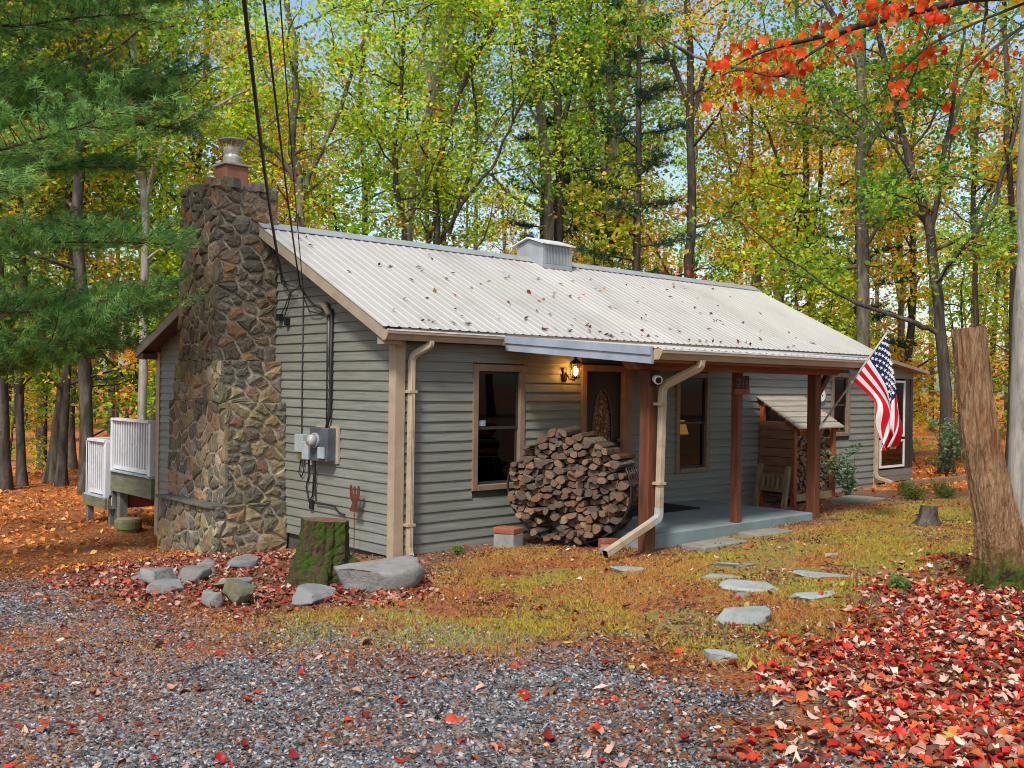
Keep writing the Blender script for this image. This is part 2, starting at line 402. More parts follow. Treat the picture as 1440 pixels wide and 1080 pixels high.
G().box(.1, LX-.1, .1, LY-.1, 2.44, 2.48).build('inner_ceiling', M_INT, cabin)
G().box(.12, 6.6, 3.4, 3.5, .25, 2.44).build('inner_wall', M_INT, cabin)
G().box(.03, LX-.03, .03, LY-.03, -.9, -.001).build('foundation', M_FOUND, cabin)

def board(parent, plane, s0b, s1b, s0t, s1t, z0, z1, off=0):
    # clapboard: thick at the lower edge
    db, dt = .024, .006
    if plane == 'f':
        f = lambda s, d, z: (s, off-d, z)
    else:
        f = lambda s, d, z: (off-d, s, z)
    lo = [f(s0b, 0, z0), f(s1b, 0, z0), f(s1b, db, z0), f(s0b, db, z0)]
    hi = [f(s0t, 0, z1), f(s1t, 0, z1), f(s1t, dt, z1), f(s0t, dt, z1)]
    mid = [f(s0b, 0, z0+.012), f(s1b, 0, z0+.012), f(s1b, db, z0+.012), f(s0b, db, z0+.012)]
    q = G()
    if plane == 'f': q.hexa(lo[::-1], mid[::-1]); q.hexa(mid[::-1], hi[::-1])
    else: q.hexa(lo, mid); q.hexa(mid, hi)
    return q.build('siding_board', MS, parent)
nz = int(WT/CO)+1
for i in range(nz):
    z0, z1 = i*CO, min((i+1)*CO, WT-.005); zm = (z0+z1)/2
    cuts = [o for o in OPEN if o[2]-.0 < z1-.01 and o[3] > z0+.01]
    s = .1
    for (a, b, o0, o1) in cuts+[(LX-.1, 0, 0, 0)]:
        if a-s > .02:
            zb = z0
            if zb < .29 and s > 2.0 and a < 5.6 : zb = max(z0, .292)
            if z1-zb > .02: board(fwall, 'f', s, a, s, a, zb, z1)
        s = b
def rake_y(z, off=.12):          # span of the gable at height z
    zz = z+off
    y0 = .1 if zz < roofz(.1) else RY-(RZ-zz)/SF
    y1 = LY-.1 if zz < roofz(LY-.1) else RY+(RZ-zz)/SB
    return y0, y1
for i in range(40):
    z0, z1 = i*CO, (i+1)*CO
    if z0 > RZ-.3: break
    a, b = rake_y(z0); c, d = rake_y(min(z1, RZ-.13))
    board(gwall, 'g', a, b, c, d, z0, min(z1, RZ-.13))

# corner trim
def corner(x, y, sx, sy, z0, z1):
    q = G(); w, t = .1, .034
    q.box(min(x, x+sx*w), max(x, x+sx*w), min(y, y-sy*t), max(y, y-sy*t), z0, z1)
    q.box(min(x-sx*t, x), max(x-sx*t, x), min(y-sy*t, y+sy*w), max(y-sy*t, y+sy*w), z0, z1)
    q.build('corner_trim', M_TRIM, cabin)
corner(0, 0, 1, 1, -.03, 2.52); corner(0, LY, 1, -1, -.55, 2.46); corner(LX, 0, -1, 1, .12, 2.5)

# windows
def window(x0, x1, z0, z1):
    q = G(); t = .075; y0, y1 = -.04, .05
    q.box(x0-.01, x0+t, y0, y1, z0-.01, z1+.01); q.box(x1-t, x1+.01, y0, y1, z0-.01, z1+.01)
    q.box(x0+t, x1-t, y0, y1, z1-t, z1+.01); q.box(x0+t, x1-t, y0-.015, y1, z0-.01, z0+.06)
    w = q.build('window', M_FRAME, cabin, bevel=.006)
    a, b, c, d = x0+t, x1-t, z0+.06, z1-t; zm = (c+d)/2
    s = G(); e = .035
    for (c0, c1, yy) in ((zm-.02, d, .005), (c, zm+.02, .022)):
        s.box(a, a+e, yy, yy+.016, c0, c1); s.box(b-e, b, yy, yy+.016, c0, c1); s.box(a+e, b-e, yy, yy+.016, c0, c0+e); s.box(a+e, b-e, yy, yy+.016, c1-e, c1)
    s.build('sash', M_SASH, w)
    for (c0, c1, yy) in ((zm+.015, d-e, .011), (c+e, zm-.015, .028)):
        G().box(a+e, b-e, yy, yy+.004, c0, c1).build('pane', M_GLASS, w)
    return w
for wv in WIN: window(*wv)
# a small pale sticker in the first window
G().box(1.262, 1.37, -.0018, .0102, 1.49, 1.56).build('window_sticker', M('sticker_blue', S(150,165,180), S(90,110,140), 12, .6), cabin)

# door
x0, x1, z0, z1 = DOOR
M_DFR = M('door_frame_tan', S(150,112,84), S(126,94,72), 6, .55)
q = G(); q.box(x0-.01, x0+.085, -.05, .12, z0, z1+.01); q.box(x1-.16, x1+.01, -.05, .12, z0, z1+.01); q.box(x0+.085, x1-.16, -.05, .12, z1-.08, z1+.01); q.box(x0+.085, x1-.16, -.06, .1, z0, z0+.03)
q.build('door_frame', M_DFR, cabin, bevel=.006)
M_DOOR = M('door_dark', S(44,40,38), S(32,30,29), 5, .45)
dx0, dx1, dz0, dz1 = x0+.09, x1-.165, z0+.032, z1-.085
ocx, ocz, oa, ob = (dx0+dx1)/2+.0, 1.36, .185, .58
def oval(a, b, n=40): return [(ocx+a*math.cos(2*math.pi*i/n), ocz+b*math.sin(2*math.pi*i/n)) for i in range(n)]
q = G(); y0, y1 = .02, .06; n = 40
hole = oval(oa, ob)
def outer(p):
    dx, dz = p[0]-ocx, p[1]-ocz
    t = min([((dx1-ocx)/dx if dx > 0 else (dx0-ocx)/dx) if abs(dx) > 1e-6 else 1e9, ((dz1-ocz)/dz if dz > 0 else (dz0-ocz)/dz) if abs(dz) > 1e-6 else 1e9])
    return (ocx+dx*t, ocz+dz*t)
ou = [outer(p) for p in hole]
for (cx_, cz_) in ((dx0, dz0), (dx1, dz0), (dx0, dz1), (dx1, dz1)):
    i = min(range(n), key=lambda i: (ou[i][0]-cx_)**2+(ou[i][1]-cz_)**2); ou[i] = (cx_, cz_)
vs = [(p[0], y0, p[1]) for p in hole]+[(p[0], y0, p[1]) for p in ou]+[(p[0], y1, p[1]) for p in hole]+[(p[0], y1, p[1]) for p in ou]
fs = []
for i in range(n):
    j = (i+1) % n
    fs += [(i, j, n+j, n+i), (2*n+j, 2*n+i, 3*n+i, 3*n+j), (j, i, 2*n+i, 2*n+j)]
q.add(vs, fs); door = q.build('door', M_DOOR, cabin)
q = G(); rim = oval(oa+.025, ob+.025)
vs = [(p[0], .012, p[1]) for p in hole]+[(p[0], .012, p[1]) for p in rim]+[(p[0], .0199, p[1]) for p in rim]
fs = [(i, (i+1) % n, n+(i+1) % n, n+i) for i in range(n)]+[(n+i, n+(i+1) % n, 2*n+(i+1) % n, 2*n+i) for i in range(n)]
q.add(vs, fs).build('oval_rim', M('oval_brown', S(92,66,50), S(70,50,38), 6, .4), door)
def leaded():
    k = Nodes('leaded_glass'); v = k.geo((55, 1, 34)); br = k.n('ShaderNodeTexVoronoi', feature='DISTANCE_TO_EDGE'); br.inputs['Scale'].default_value = 1.0; k.l(v, br.inputs['Vector'])
    vc = k.n('ShaderNodeTexVoronoi'); vc.inputs['Scale'].default_value = 1.0; k.l(v, vc.inputs['Vector'])
    sp = k.n('ShaderNodeSeparateColor'); k.l(vc.outputs['Color'], sp.inputs[0])
    c = k.ramp(sp.outputs[0], [(0, S(74,44,32)), (.4, S(128,84,56)), (.7, S(104,82,70)), (1, S(184,158,120))])
    c = k.mix(k.ramp(br.outputs['Distance'], [(.03, (1, 1, 1)), (.07, (0, 0, 0))]), c, S(30,26,24))
    return k.fin(k.bsdf(c, .12, 0, .6))
q = G(); q.add([(p[0], .035, p[1]) for p in oval(oa-.001, ob-.001)]+[(p[0], .04, p[1]) for p in oval(oa-.001, ob-.001)], [tuple(range(n)), tuple(range(2*n-1, n-1, -1))]).build('oval_glass', leaded(), door)
G().lathe([(.004, 0), (.03, .01), (.03, .03), (.01, .05)], (0, 0, 0), 10)
q = G(); q.tube([(dx1-.06, .02, 1.25), (dx1-.06, -.03, 1.25)], .025, 8).tube([(dx1-.06, -.03, 1.25), (dx1-.13, -.03, 1.25)], .01, 6).build('handle', M('brass', S(150,120,70), S(110,84,50), 8, .3, metal=.8), door)

# --- roof
roof = G().prism([(-.12, roofz(-.12)-.11), (RY, RZ-.11), (LY+.2, roofz(LY+.2)-.11), (LY+.2, roofz(LY+.2)-.02), (RY, RZ-.02), (-.12, roofz(-.12)-.02)], 0, -.27, LX+.02).build('roof', M_SOFFIT, cabin)
EX0, EX1, EY0, EY1 = -.31, LX+.06, -.16, LY+.24
def panel_mesh(width, L, nrib=6, rh=.012, rw=.026):
    # local: x across, y along the slope (0 at eave), z up
    prof = []; sp = width/nrib
    for i in range(nrib):
        c = (i+.5)*sp
        prof += [(c-rw, .002), (c-rw*.45, rh), (c+rw*.45, rh), (c+rw, .002)]
    prof = [(0, .002)]+prof+[(width, .002)]
    n = len(prof); vs = []; fs = []
    for y in (0, L):
        vs += [(p[0], y, p[1]) for p in prof]
    for y in (0, L): vs += [(p[0], y, p[1]-.003) for p in prof]
    for i in range(n-1): fs += [(i, i+1, n+i+1, n+i), (2*n+i+1, 2*n+i, 3*n+i, 3*n+i+1), (2*n+i, 2*n+i+1, i+1, i)]
    me = bpy.data.meshes.new('metal_panel'); me.from_pydata(vs, [], fs); me.materials.append(M_ROOF); me.update(); return me
def place_panels(parent, x0, x1, ya, za, yb, zb, npan, nrib=6, flip=False):
    L = math.hypot(yb-ya, zb-za); w = (x1-x0)/npan; me = panel_mesh(w, L, nrib); ang = math.atan2(zb-za, abs(yb-ya))
    for i in range(npan):
        o = link('metal_panel', me, parent)
        if not flip: o.rotation_euler = (ang, 0, 0); o.location = (x0+i*w, ya, za+.0015*(i % 2))
        else: o.rotation_euler = (ang, 0, math.pi); o.location = (x0+(i+1)*w, ya, za+.0015*(i % 2))
place_panels(roof, EX0, EX1, EY0, roofz(EY0), RY+.01, roofz(RY)+.004, 13)
place_panels(roof, EX0, EX1, EY1, roofz(EY1), RY-.01, roofz(RY)+.004, 13, flip=True)
# ridge cap
q = G(); w = .17
q.prism([(RY-w, roofz(RY-w)+.02), (RY, RZ+.035), (RY+w, roofz(RY+w)+.02), (RY+w, roofz(RY+w)+.026), (RY, RZ+.043), (RY-w, roofz(RY-w)+.026)], 0, EX0-.01, EX1-.02)
q.build('ridge_cap', M_RIDGE, roof)
# rake fascia, soffits, eave boards
def rake(x0, x1, ya, yb, name='rake_fascia', drop=.155, mat=None):
    G().hexa([(x0, ya, roofz(ya)-drop), (x1, ya, roofz(ya)-drop), (x1, ya, roofz(ya)-.004), (x0, ya, roofz(ya)-.004)],
             [(x0, yb, roofz(yb)-drop), (x1, yb, roofz(yb)-drop), (x1, yb, roofz(yb)-.004), (x0, yb, roofz(yb)-.004)]).build(name, mat or M_FASCIA, roof)
rake(-.3, -.275, -.15, 2.79); rake(-.3, -.275, LY+.22, 3.9); rake(LX+.025, LX+.05, -.15, 2.79); rake(LX+.025, LX+.05, LY+.22, 2.81)
q = G()      # boxed ends of the eaves
q.box(-.272, -.03, -.15, .0, roofz(-.15)-.2, roofz(-.15)-.12); q.build('eave_box', M_FASCIA, roof)
G().box(-.272, -.03, LY, LY+.2, roofz(LY+.2)-.2, roofz(LY+.2)-.1).build('eave_box', M_SOFFIT, roof)
# grooved soffit boards under the rakes: each board a strip
for (ya, yb, nn) in ((-.12, 2.76, 16), (3.9, LY+.19, 20)):
    for i in range(nn):
        a = ya+(yb-ya)*i/nn; b = ya+(yb-ya)*(i+1)/nn-.012
        G().hexa([(-.274, a, roofz(a)-.132), (-.002, a, roofz(a)-.132), (-.002, a, roofz(a)-.112), (-.274, a, roofz(a)-.112)],
                 [(-.274, b, roofz(b)-.132), (-.002, b, roofz(b)-.132), (-.002, b, roofz(b)-.112), (-.274, b, roofz(b)-.112)]).build('soffit_board', M_SOFFIT, roof)
G().box(-.03, LX, -.15, -.125, 2.50, roofz(-.14)-.012).build('eave_fascia', M_FASCIA, roof)
G().box(-.03, LX, -.124, -.03, 2.500, 2.512).build('eave_soffit', M_SOFFIT, roof)

# --- gutters
def gutter(x0, x1, yb, zt, name='gutter'):
    h, w = .115, .115
    prof = [(yb, zt), (yb, zt-h), (yb-w*.62, zt-h), (yb-w*.8, zt-h*.55), (yb-w, zt-h*.38), (yb-w, zt-.004), (yb-w+.012, zt-.004), (yb-w+.008, zt-h*.35), (yb-w*.76, zt-h*.5), (yb-w*.58, zt-h+.006), (yb-.006, zt-h+.006), (yb-.006, zt)]
    o = G().prism(prof, 0, x0, x1).build(name, M_GUT, cabin)
    G().prism([(yb-w-.004, zt-.014), (yb-w+.02, zt-.014), (yb-w+.02, zt+.004), (yb-w-.004, zt+.004)], 0, x0-.002, x1+.002).build('gutter_lip', M_GUTLIP, o)
    for xx in (x0, x1): G().prism([(yb, zt), (yb, zt-h-.002), (yb-w*.62, zt-h-.002), (yb-w-.002, zt-h*.38), (yb-w-.002, zt)], 0, xx-.004, xx+.003).build('gutter_end', M_GUT, o)
    return o
gutter(-.31, 1.43, -.152, 2.615); gutter(6.62, LX+.05, -.152, 2.615)
PYO, PZO, PZI, PX0, PX1 = -2.5, 2.425, 2.60, 1.55, 6.5
gutter(PX0+.02, PX1, PYO-.03, PZO-.005)

def dspout(pts, elbow_mat=None):
    # ribbed rectangular-ish spout as a rounded tube
    P = [Vector(p) for p in pts]; out = [P[0]]
    for i in range(1, len(P)-1):
        a, b, c = P[i-1], P[i], P[i+1]; r = min(.07, (b-a).length*.4, (c-b).length*.4)
        s, e = b-(b-a).normalized()*r, b+(c-b).normalized()*r
        for t in (0, .25, .5, .75, 1): out.append((s*(1-t)+b*t)*(1-t)+(b*(1-t)+e*t)*t)
    out.append(P[-1]); return out
def rect_tube(pts, r, sc=1.0):
    P = np.array([tuple(p) for p in pts]); n = len(P); K = 28; V = ring_tube(P, np.ones(n), K); a = np.arange(K)*2*math.pi/K
    rad = 1/np.maximum(np.abs(np.cos(a))/1.0, np.abs(np.sin(a))/.78)**.92; rad = np.minimum(rad, 1.18)*(1-.09*((np.arange(K)//1) % 2))
    V = P[:, None]+(V-P[:, None])*(rad*r*sc)[None, :, None]
    return G().add(V.reshape(-1, 3), [(i*K+j, i*K+(j+1) % K, (i+1)*K+(j+1) % K, (i+1)*K+j) for i in range(n-1) for j in range(K)])
def spout(pts, name='downspout', r=.043):
    o = rect_tube(dspout(pts), r).build(name, M_DSP, cabin)
    rect_tube(dspout(pts), r, .9).build('spout_inside', M_BLACK, o)
    return o
dp1 = spout([(.33, -.21, 2.51), (.33, -.21, 2.46), (.155, -.085, 2.33), (.155, -.085, .07), (.1, -.2, -.0)])
for zz in (.35, 1.9): G().box(.1, .21, -.132, -.02, zz, zz+.03).build('strap', M_DSP, dp1)
dp2 = spout([(2.32, -2.59, 2.32), (2.32, -2.58, 2.24), (2.12, -2.21, 2.02), (2.09, -2.2, .52), (1.2, -2.2, .2)], r=.047)
rect_tube(dspout([(2.092, -2.2, .64), (2.09, -2.2, .52), (1.97, -2.2, .478)]), .047, 1.05).build('elbow', M_ZINC, dp2)
for zz in (.9, 1.8): G().box(2.03, 2.15, -2.252, -2.14, zz, zz+.03).build('strap', M_DSP, dp2)
dp3 = spout([(LX-.12, -.2, 2.5), (LX-.12, -.1, 2.4), (LX-.12, -.085, .35), (LX-.0, -.35, .27)], r=.035)

# --- porch
slab = G().box(2.2, 5.68, -2.0, -.0245, -.1, .29).build('porch_slab', M_SLAB, cabin, bevel=.012)
def post(x, y, z0, z1, s=.138):
    return G().box(x-s/2, x+s/2, y-s/2, y+s/2, z0, z1).build('porch_post', M_WOOD, cabin, bevel=.008)
post(2.03, -2.075, -.05, 2.205, .142); post(3.95, -1.93, .29, 2.205, .105); post(5.755, -1.95, .05, 2.205, .138)
q = G(); q.prism([(1.84, 2.205), (6.12, 2.205), (6.36, 2.30), (6.36, 2.385), (1.70, 2.385), (1.70, 2.335)], 1, -2.09, -1.99)
q.build('porch_beam', M_BEAM, cabin, bevel=.006)
q = G(); q.prism([(1.84, 2.205), (6.12, 2.205), (6.36, 2.30), (6.36, 2.385), (1.70, 2.385), (1.70, 2.335)], 1, -1.985, -1.90)
q.build('porch_beam', M_BEAM, cabin, bevel=.006)
G().bar((5.83, -1.95, 1.93), (6.1, -1.95, 2.2), .07, .08).build('porch_brace', M_WOOD, cabin)
def pz(y): return PZO+(PZI-PZO)*(y-PYO)/(-.16-PYO)
proof = G().prism([(PYO, pz(PYO)-.05), (-.155, pz(-.155)-.05), (-.155, pz(-.155)-.012), (PYO, pz(PYO)-.012)], 0, PX0+.03, PX1-.02).build('porch_roof', M_BEAM, cabin)
place_panels(proof, PX0, PX1, PYO-.04, pz(PYO-.04)+.004, -.1, pz(-.1)+.004, 6, 6)
for i in range(9):      # rafters
    x = PX0+.15+i*(PX1-PX0-.3)/8
    G().hexa([(x-.02, PYO+.02, pz(PYO)-.115), (x+.02, PYO+.02, pz(PYO)-.115), (x+.02, PYO+.02, pz(PYO)-.052), (x-.02, PYO+.02, pz(PYO)-.052)],
             [(x-.02, -.16, pz(-.16)-.14), (x+.02, -.16, pz(-.16)-.14), (x+.02, -.16, pz(-.16)-.052), (x-.02, -.16, pz(-.16)-.052)]).build('rafter', M_BEAM, proof)
G().box(PX0+.02, PX1, PYO-.028, PYO-.004, PZO-.15, PZO-.01).build('porch_fascia', M_BEAM, proof)
for (d0, d1, xo, nm) in ((.07, -.02, -.03, 'flashing'), (.165, .0705, -.012, 'side_fascia')):
    for xx in (PX0, PX1):
        sgn = 1 if xx == PX0 else -1
        xa, xb = sorted((xx+sgn*xo, xx+sgn*.028))
        ya, yb = PYO-.02, -.17
        G().hexa([(xa, ya, pz(ya)-d0), (xb, ya, pz(ya)-d0), (xb, ya, pz(ya)-d1), (xa, ya, pz(ya)-d1)],
                 [(xa, yb, pz(yb)-d0), (xb, yb, pz(yb)-d0), (xb, yb, pz(yb)-d1), (xa, yb, pz(yb)-d1)]).build(nm, M_BLUE, proof)
G().box(1.66, 1.73, -2.12, -1.88, 2.34, 2.40).build('end_block', M_BLUE, proof)

# --- screened sun room on the far end
M_SUN = MS
q = G(); SX0, SX1, SY0, SY1 = LX+.06, LX+1.75, .12, 3.2
sr = q.prism([(SX0, 2.42), (SX1, 2.28), (SX1, 2.36), (SX0, 2.58)], 1, SY0+.06, SY1).build('sun_room', M_FASCIA, cabin)
G().prism([(SX0-.02, 2.585), (SX1+.25, 2.34), (SX1+.25, 2.40), (SX0-.02, 2.65)], 1, SY0-.22, SY1+.1).build('sun_room_roof', M_FASCIA, sr)
for i, (za, zb) in enumerate(((.2, .32), (.321, .44), (2.24, 2.36), (2.361, 2.46))):
    G().prism([(SX0, za), (SX1, za), (SX1, zb), (SX0, zb)], 1, SY0-.0-.006*(i % 2), SY0+.05).build('siding_board', MS, sr)
for x in (SX0+.0, SX1-.1): G().box(x, x+.1, SY0+.0, SY0+.1, .44, 2.24).build('sun_room_post', M_SASH, sr)
M_WHITE = M('white_paint', S(222,222,218), S(206,206,202), 5, .5)
M_SCREEN = glass_mat('screen_glass', (.25, .26, .25, 1), .12)
for (za, zb) in ((1.08, 2.2), (.48, 1.03)):
    a, b, t = SX0+.35, SX1-.35, .045
    q = G(); q.box(a, a+t, SY0-.01, SY0+.03, za, zb); q.box(b-t, b, SY0-.01, SY0+.03, za, zb); q.box(a+t, b-t, SY0-.01, SY0+.03, zb-t, zb); q.box(a+t, b-t, SY0-.01, SY0+.03, za, za+t)
    f = q.build('screen_frame', M_WHITE, sr); G().box(a+t, b-t, SY0+.008, SY0+.012, za+t, zb-t).build('pane', M_SCREEN, f)
for (a, b) in ((SX0+.1, SX0+.34), (SX1-.34, SX1-.1)): G().box(a, b, SY0+.012, SY0+.03, .44, 2.24).build('screen_panel', M_SASH, sr)
G().box(SX0, SX1, SY0+.1, SY1, .1, .2).build('sun_room_floor', M_FOUND, sr)
G().box(SX1-.03, SX1, SY0+.1, SY1, .2, 2.28).build('sun_room_side', M_SASH, sr)
G().box(SX0, SX1-.03, SY1-.03, SY1, .2, 2.3).build('sun_room_back', M_SASH, sr)

# --- roof vent (small louvred box with its own little roof)
vx0, vx1, vy0, vy1 = 4.68, 5.34, 2.46, 3.08
q = G(); zb = roofz(vy0)
vent = q.prism([(vy0, zb-.05), (vy1, zb-.05), (vy1, 4.36), (RY-.03, 4.44), (vy0, 4.36)], 0, vx0, vx1).build('roof_vent', M_RIDGE, cabin)
G().prism([(vy0-.08, 4.345), (RY-.03, 4.465), (vy1+.08, 4.345), (vy1+.08, 4.365), (RY-.03, 4.487), (vy0-.08, 4.365)], 0, vx0-.06, vx1+.05).build('vent_roof', M_GUTLIP, vent)
q = G(); q.box(vx0+.07, vx1-.07, vy0-.008, vy0-.0005, zb+.08, 4.33); q.build('vent_screen', M_BLACK, vent)
for i in range(15):
    x = vx0+.085+i*(vx1-vx0-.17)/14
    G().box(x-.011, x+.011, vy0-.026, vy0-.0085, zb+.08, 4.33).build('louvre_slat', M_RIDGE, vent)
q = G(); q.box(vx0-.01, vx1+.01, vy0-.03, vy0-.0005, zb+.0, zb+.075); q.box(vx0-.01, vx0+.065, vy0-.03, vy0-.0005, zb+.08, 4.335); q.box(vx1-.065, vx1+.01, vy0-.03, vy0-.0005, zb+.08, 4.335)
q.build('vent_trim', M_RIDGE, vent)

# --- stone chimney
def voronoi_cells(w, h, n, seed, aspect=1.3):
    rs = np.random.RandomState(seed); pts = []
    tries = 0; rad = math.sqrt(w*h/n)*.62
    while len(pts) < n and tries < 9000:
        p = rs.rand(2)*[w, h]; tries += 1
        rr = rad*(0.6+.75*rs.rand())
        if all(math.hypot((p[0]-q[0])/aspect*1.15, p[1]-q[1]) > rr for q in pts): pts.append(p)
    cells = []
    for i, p in enumerate(pts):
        poly = [np.array(c, float) for c in ((0, 0), (w, 0), (w, h), (0, h))]
        for j, qn in enumerate(pts):
            if i == j: continue
            d = np.array([(qn[0]-p[0])/aspect**2, qn[1]-p[1]]); m = (p+qn)/2; new = []
            for a in range(len(poly)):
                A, B = poly[a], poly[(a+1) % len(poly)]; da, db = (A-m)@d, (B-m)@d
                if da <= 0: new.append(A)
                if (da < 0) != (db < 0) and abs(da-db) > 1e-12: new.append(A+(B-A)*da/(da-db))
            poly = new
            if len(poly) < 3: break
        if len(poly) >= 3: cells.append(poly)
    return cells
def stone_from(poly, to3, rs, gap=.015, bulge=.045):
    P = np.array(poly); c = P.mean(0); n = len(P)
    # densify long edges, drop tiny ones
    Q = []
    for i in range(n):
        A, B = P[i], P[(i+1) % n]; L = np.linalg.norm(B-A)
        if L < .02: continue
        Q.append(A)
        if L > .11: Q.append(A*.67+B*.33+(rs.rand(2)-.5)*.03); Q.append(A*.33+B*.67+(rs.rand(2)-.5)*.03)
    if len(Q) < 4: return None
    Q = np.array(Q); n = len(Q); c = Q.mean(0)
    dirs = c-Q; L = np.linalg.norm(dirs, axis=1)[:, None]+1e-6
    r0 = Q+dirs/L*np.minimum(gap, L*.3)
    r1 = Q+dirs/L*np.minimum(gap+.010, L*.45)
    r2 = Q+dirs/L*np.minimum(gap+.035+.02*rs.rand(), L*.6)
    b = bulge*(.35+.9*rs.rand()); tilt = (rs.rand(2)-.5)*.07
    vs = [to3(p, -.02) for p in r0]+[to3(p, b*.62+(p-c)@tilt) for p in r1]+[to3(p, b+(p-c)@tilt+(rs.rand()-.5)*.012) for p in r2]+[to3(c+(rs.rand(2)-.5)*.03, b+(rs.rand()-.4)*.008)]
    fs = []
    for i in range(n):
        j = (i+1) % n
        fs += [(i, j, n+j, n+i), (n+i, n+j, 2*n+j, 2*n+i), (2*n+i, 2*n+j, 3*n)]
    return vs, fs
chim = G()
BLK = [(-1.03, 2.44, 4.12, -.75, .40), (-.87, 2.49, 4.20, .40, 1.72), (-.88, 2.63, 4.03, 1.72, 2.27), (-.88, 2.79, 3.86, 2.27, 4.60)]
for i, (xa, ya, yb, za, zb) in enumerate(BLK): chim.box(xa, .0-.003 if i == 0 else -.002*i, ya, yb, za+.001*i, zb)
chim = chim.build('chimney', M_MORTAR, cabin)
rs = np.random.RandomState(11); STONES = []
for bi, (xa, ya, yb, za, zb) in enumerate(BLK):
    zlo = max(za, -.45); top = bi == 3
    mt = M_STONE_T if top else M_STONE
    # face towards -x
    w, h = yb-ya+.06, zb-zlo+.02
    dens = 33
    for face in ('x', 'y'):
        ww = w if face == 'x' else (-xa)+.03
        for ci, cell in enumerate(voronoi_cells(ww, h, max(6, int(ww*h*dens)), 40+bi*3+(face == 'y'), 1.25 if face == 'y' else .95)):
            if face == 'x': to3 = lambda p, d: (xa-d, ya-.03+p[0], zlo+p[1])
            else: to3 = lambda p, d: (xa-.03+p[0], ya-d, zlo+p[1])
            st = stone_from(cell, to3, rs, bulge=.042 if top else .032)
            if st is None: continue
            vs, fs = st
            if face == 'x': fs = [f[::-1] for f in fs]
            P3 = np.array(vs); STONES.append((float(np.prod(np.sort(P3.max(0)-P3.min(0))[1:])), vs, fs, top))
# the larger stones one by one, the small chinking stones joined
STONES.sort(key=lambda t: -t[0]); small = G()
for i, (ar, vs, fs, top) in enumerate(STONES):
    if i < 275: G().add(vs, fs).build('stone', M_STONE_T if top else M_STONE, chim)
    else: small.add(vs, fs, int(top))
small.build('chinking_stones', [M_STONE, M_STONE_T], chim)['kind'] = 'stuff'
# rugged top course and ledges
for i in range(22):
    a = i/22
    side = 'x' if i < 11 else 'y'
    t = (i % 11+.5)/11
    cx_, cy_ = (-.84, 2.83+t*1.0) if side == 'x' else (-.86+t*.8, 2.83)
    s = .05+.09*rs.rand(); hgt = -.03+.15*rs.rand(); cx_ += .05*rs.randn()*(side == 'y'); cy_ += .05*rs.randn()*(side == 'x')
    q = G(); b = [(cx_+s*(rs.rand()*.3+.75)*math.cos(k*1.047+.3), cy_+s*(rs.rand()*.3+.75)*math.sin(k*1.047+.3)) for k in range(6)]
    q.add([(p[0], p[1], 4.55) for p in b]+[(p[0]*.9+cx_*.1, p[1]*.9+cy_*.1, 4.6+hgt*(.7+.5*rs.rand())) for p in b]+[(cx_, cy_, 4.62+hgt)],
          [(k, (k+1) % 6, 6+(k+1) % 6, 6+k) for k in range(6)]+[(6+k, 6+(k+1) % 6, 12) for k in range(6)]).build('stone', M_STONE_T, chim)
M_LEDGE = stone_mat('ledge_slate', [(0, S(84,84,80)), (.5, S(100,98,92)), (1, S(74,74,72))], .3)
def ledge(x0, x1, y0, y1, z, n, t=.05):
    for i in range(n):
        a = y0+(y1-y0)*i/n; b = y0+(y1-y0)*(i+1)/n-.012
        q = G(); j = lambda s=.02: (rs.rand()-.5)*s*2
        lo = [(x0+j(), a, z+j(.006)), (x1, a, z), (x1, b, z), (x0+j(), b, z+j(.006))]
        hi = [(p[0], p[1], p[2]+t+j(.01)) for p in lo]
        q.hexa(lo, hi).build('ledge_stone', M_LEDGE, chim, bevel=.01)
ledge(-1.10, -.85, 2.42, 4.16, .385, 7, .04)
M_TILE = M('flue_clay', S(146,100,76), S(122,80,60), 5, .8, .1, 30)
fx, fy = -.40, 3.38
G().box(fx-.17, fx+.17, fy-.17, fy+.17, 4.58, 4.96).build('flue_tile', M_TILE, chim, bevel=.02)
M_GALV = M('galvanised', S(182,180,172), S(140,134,124), 14, .45, .1, 30, metal=.25)
q = G().box(fx-.2, fx+.2, fy-.2, fy+.2, 4.955, 4.985)
fcap = q.build('flue_cap', M_GALV, chim, bevel=.006)
G().lathe([(.12, 0), (.12, .1), (.1, .14), (.115, .2), (.12, .24)], (fx, fy, 4.985), 18).build('flue_collar', M_GALV, chim, smooth=False)
for k in range(12):
    a = k*math.pi/6; G().tube([(fx+.115*math.cos(a), fy+.115*math.sin(a), 5.21), (fx+.16*math.cos(a), fy+.16*math.sin(a), 5.32)], .005, 5).build('cap_wire', M_GALV, chim)
G().lathe([(.02, .0), (.19, .0), (.195, .012), (.1, .04), (.01, .055)], (fx, fy, 5.315), 20).build('cap_lid', M_GALV, chim, smooth=False)

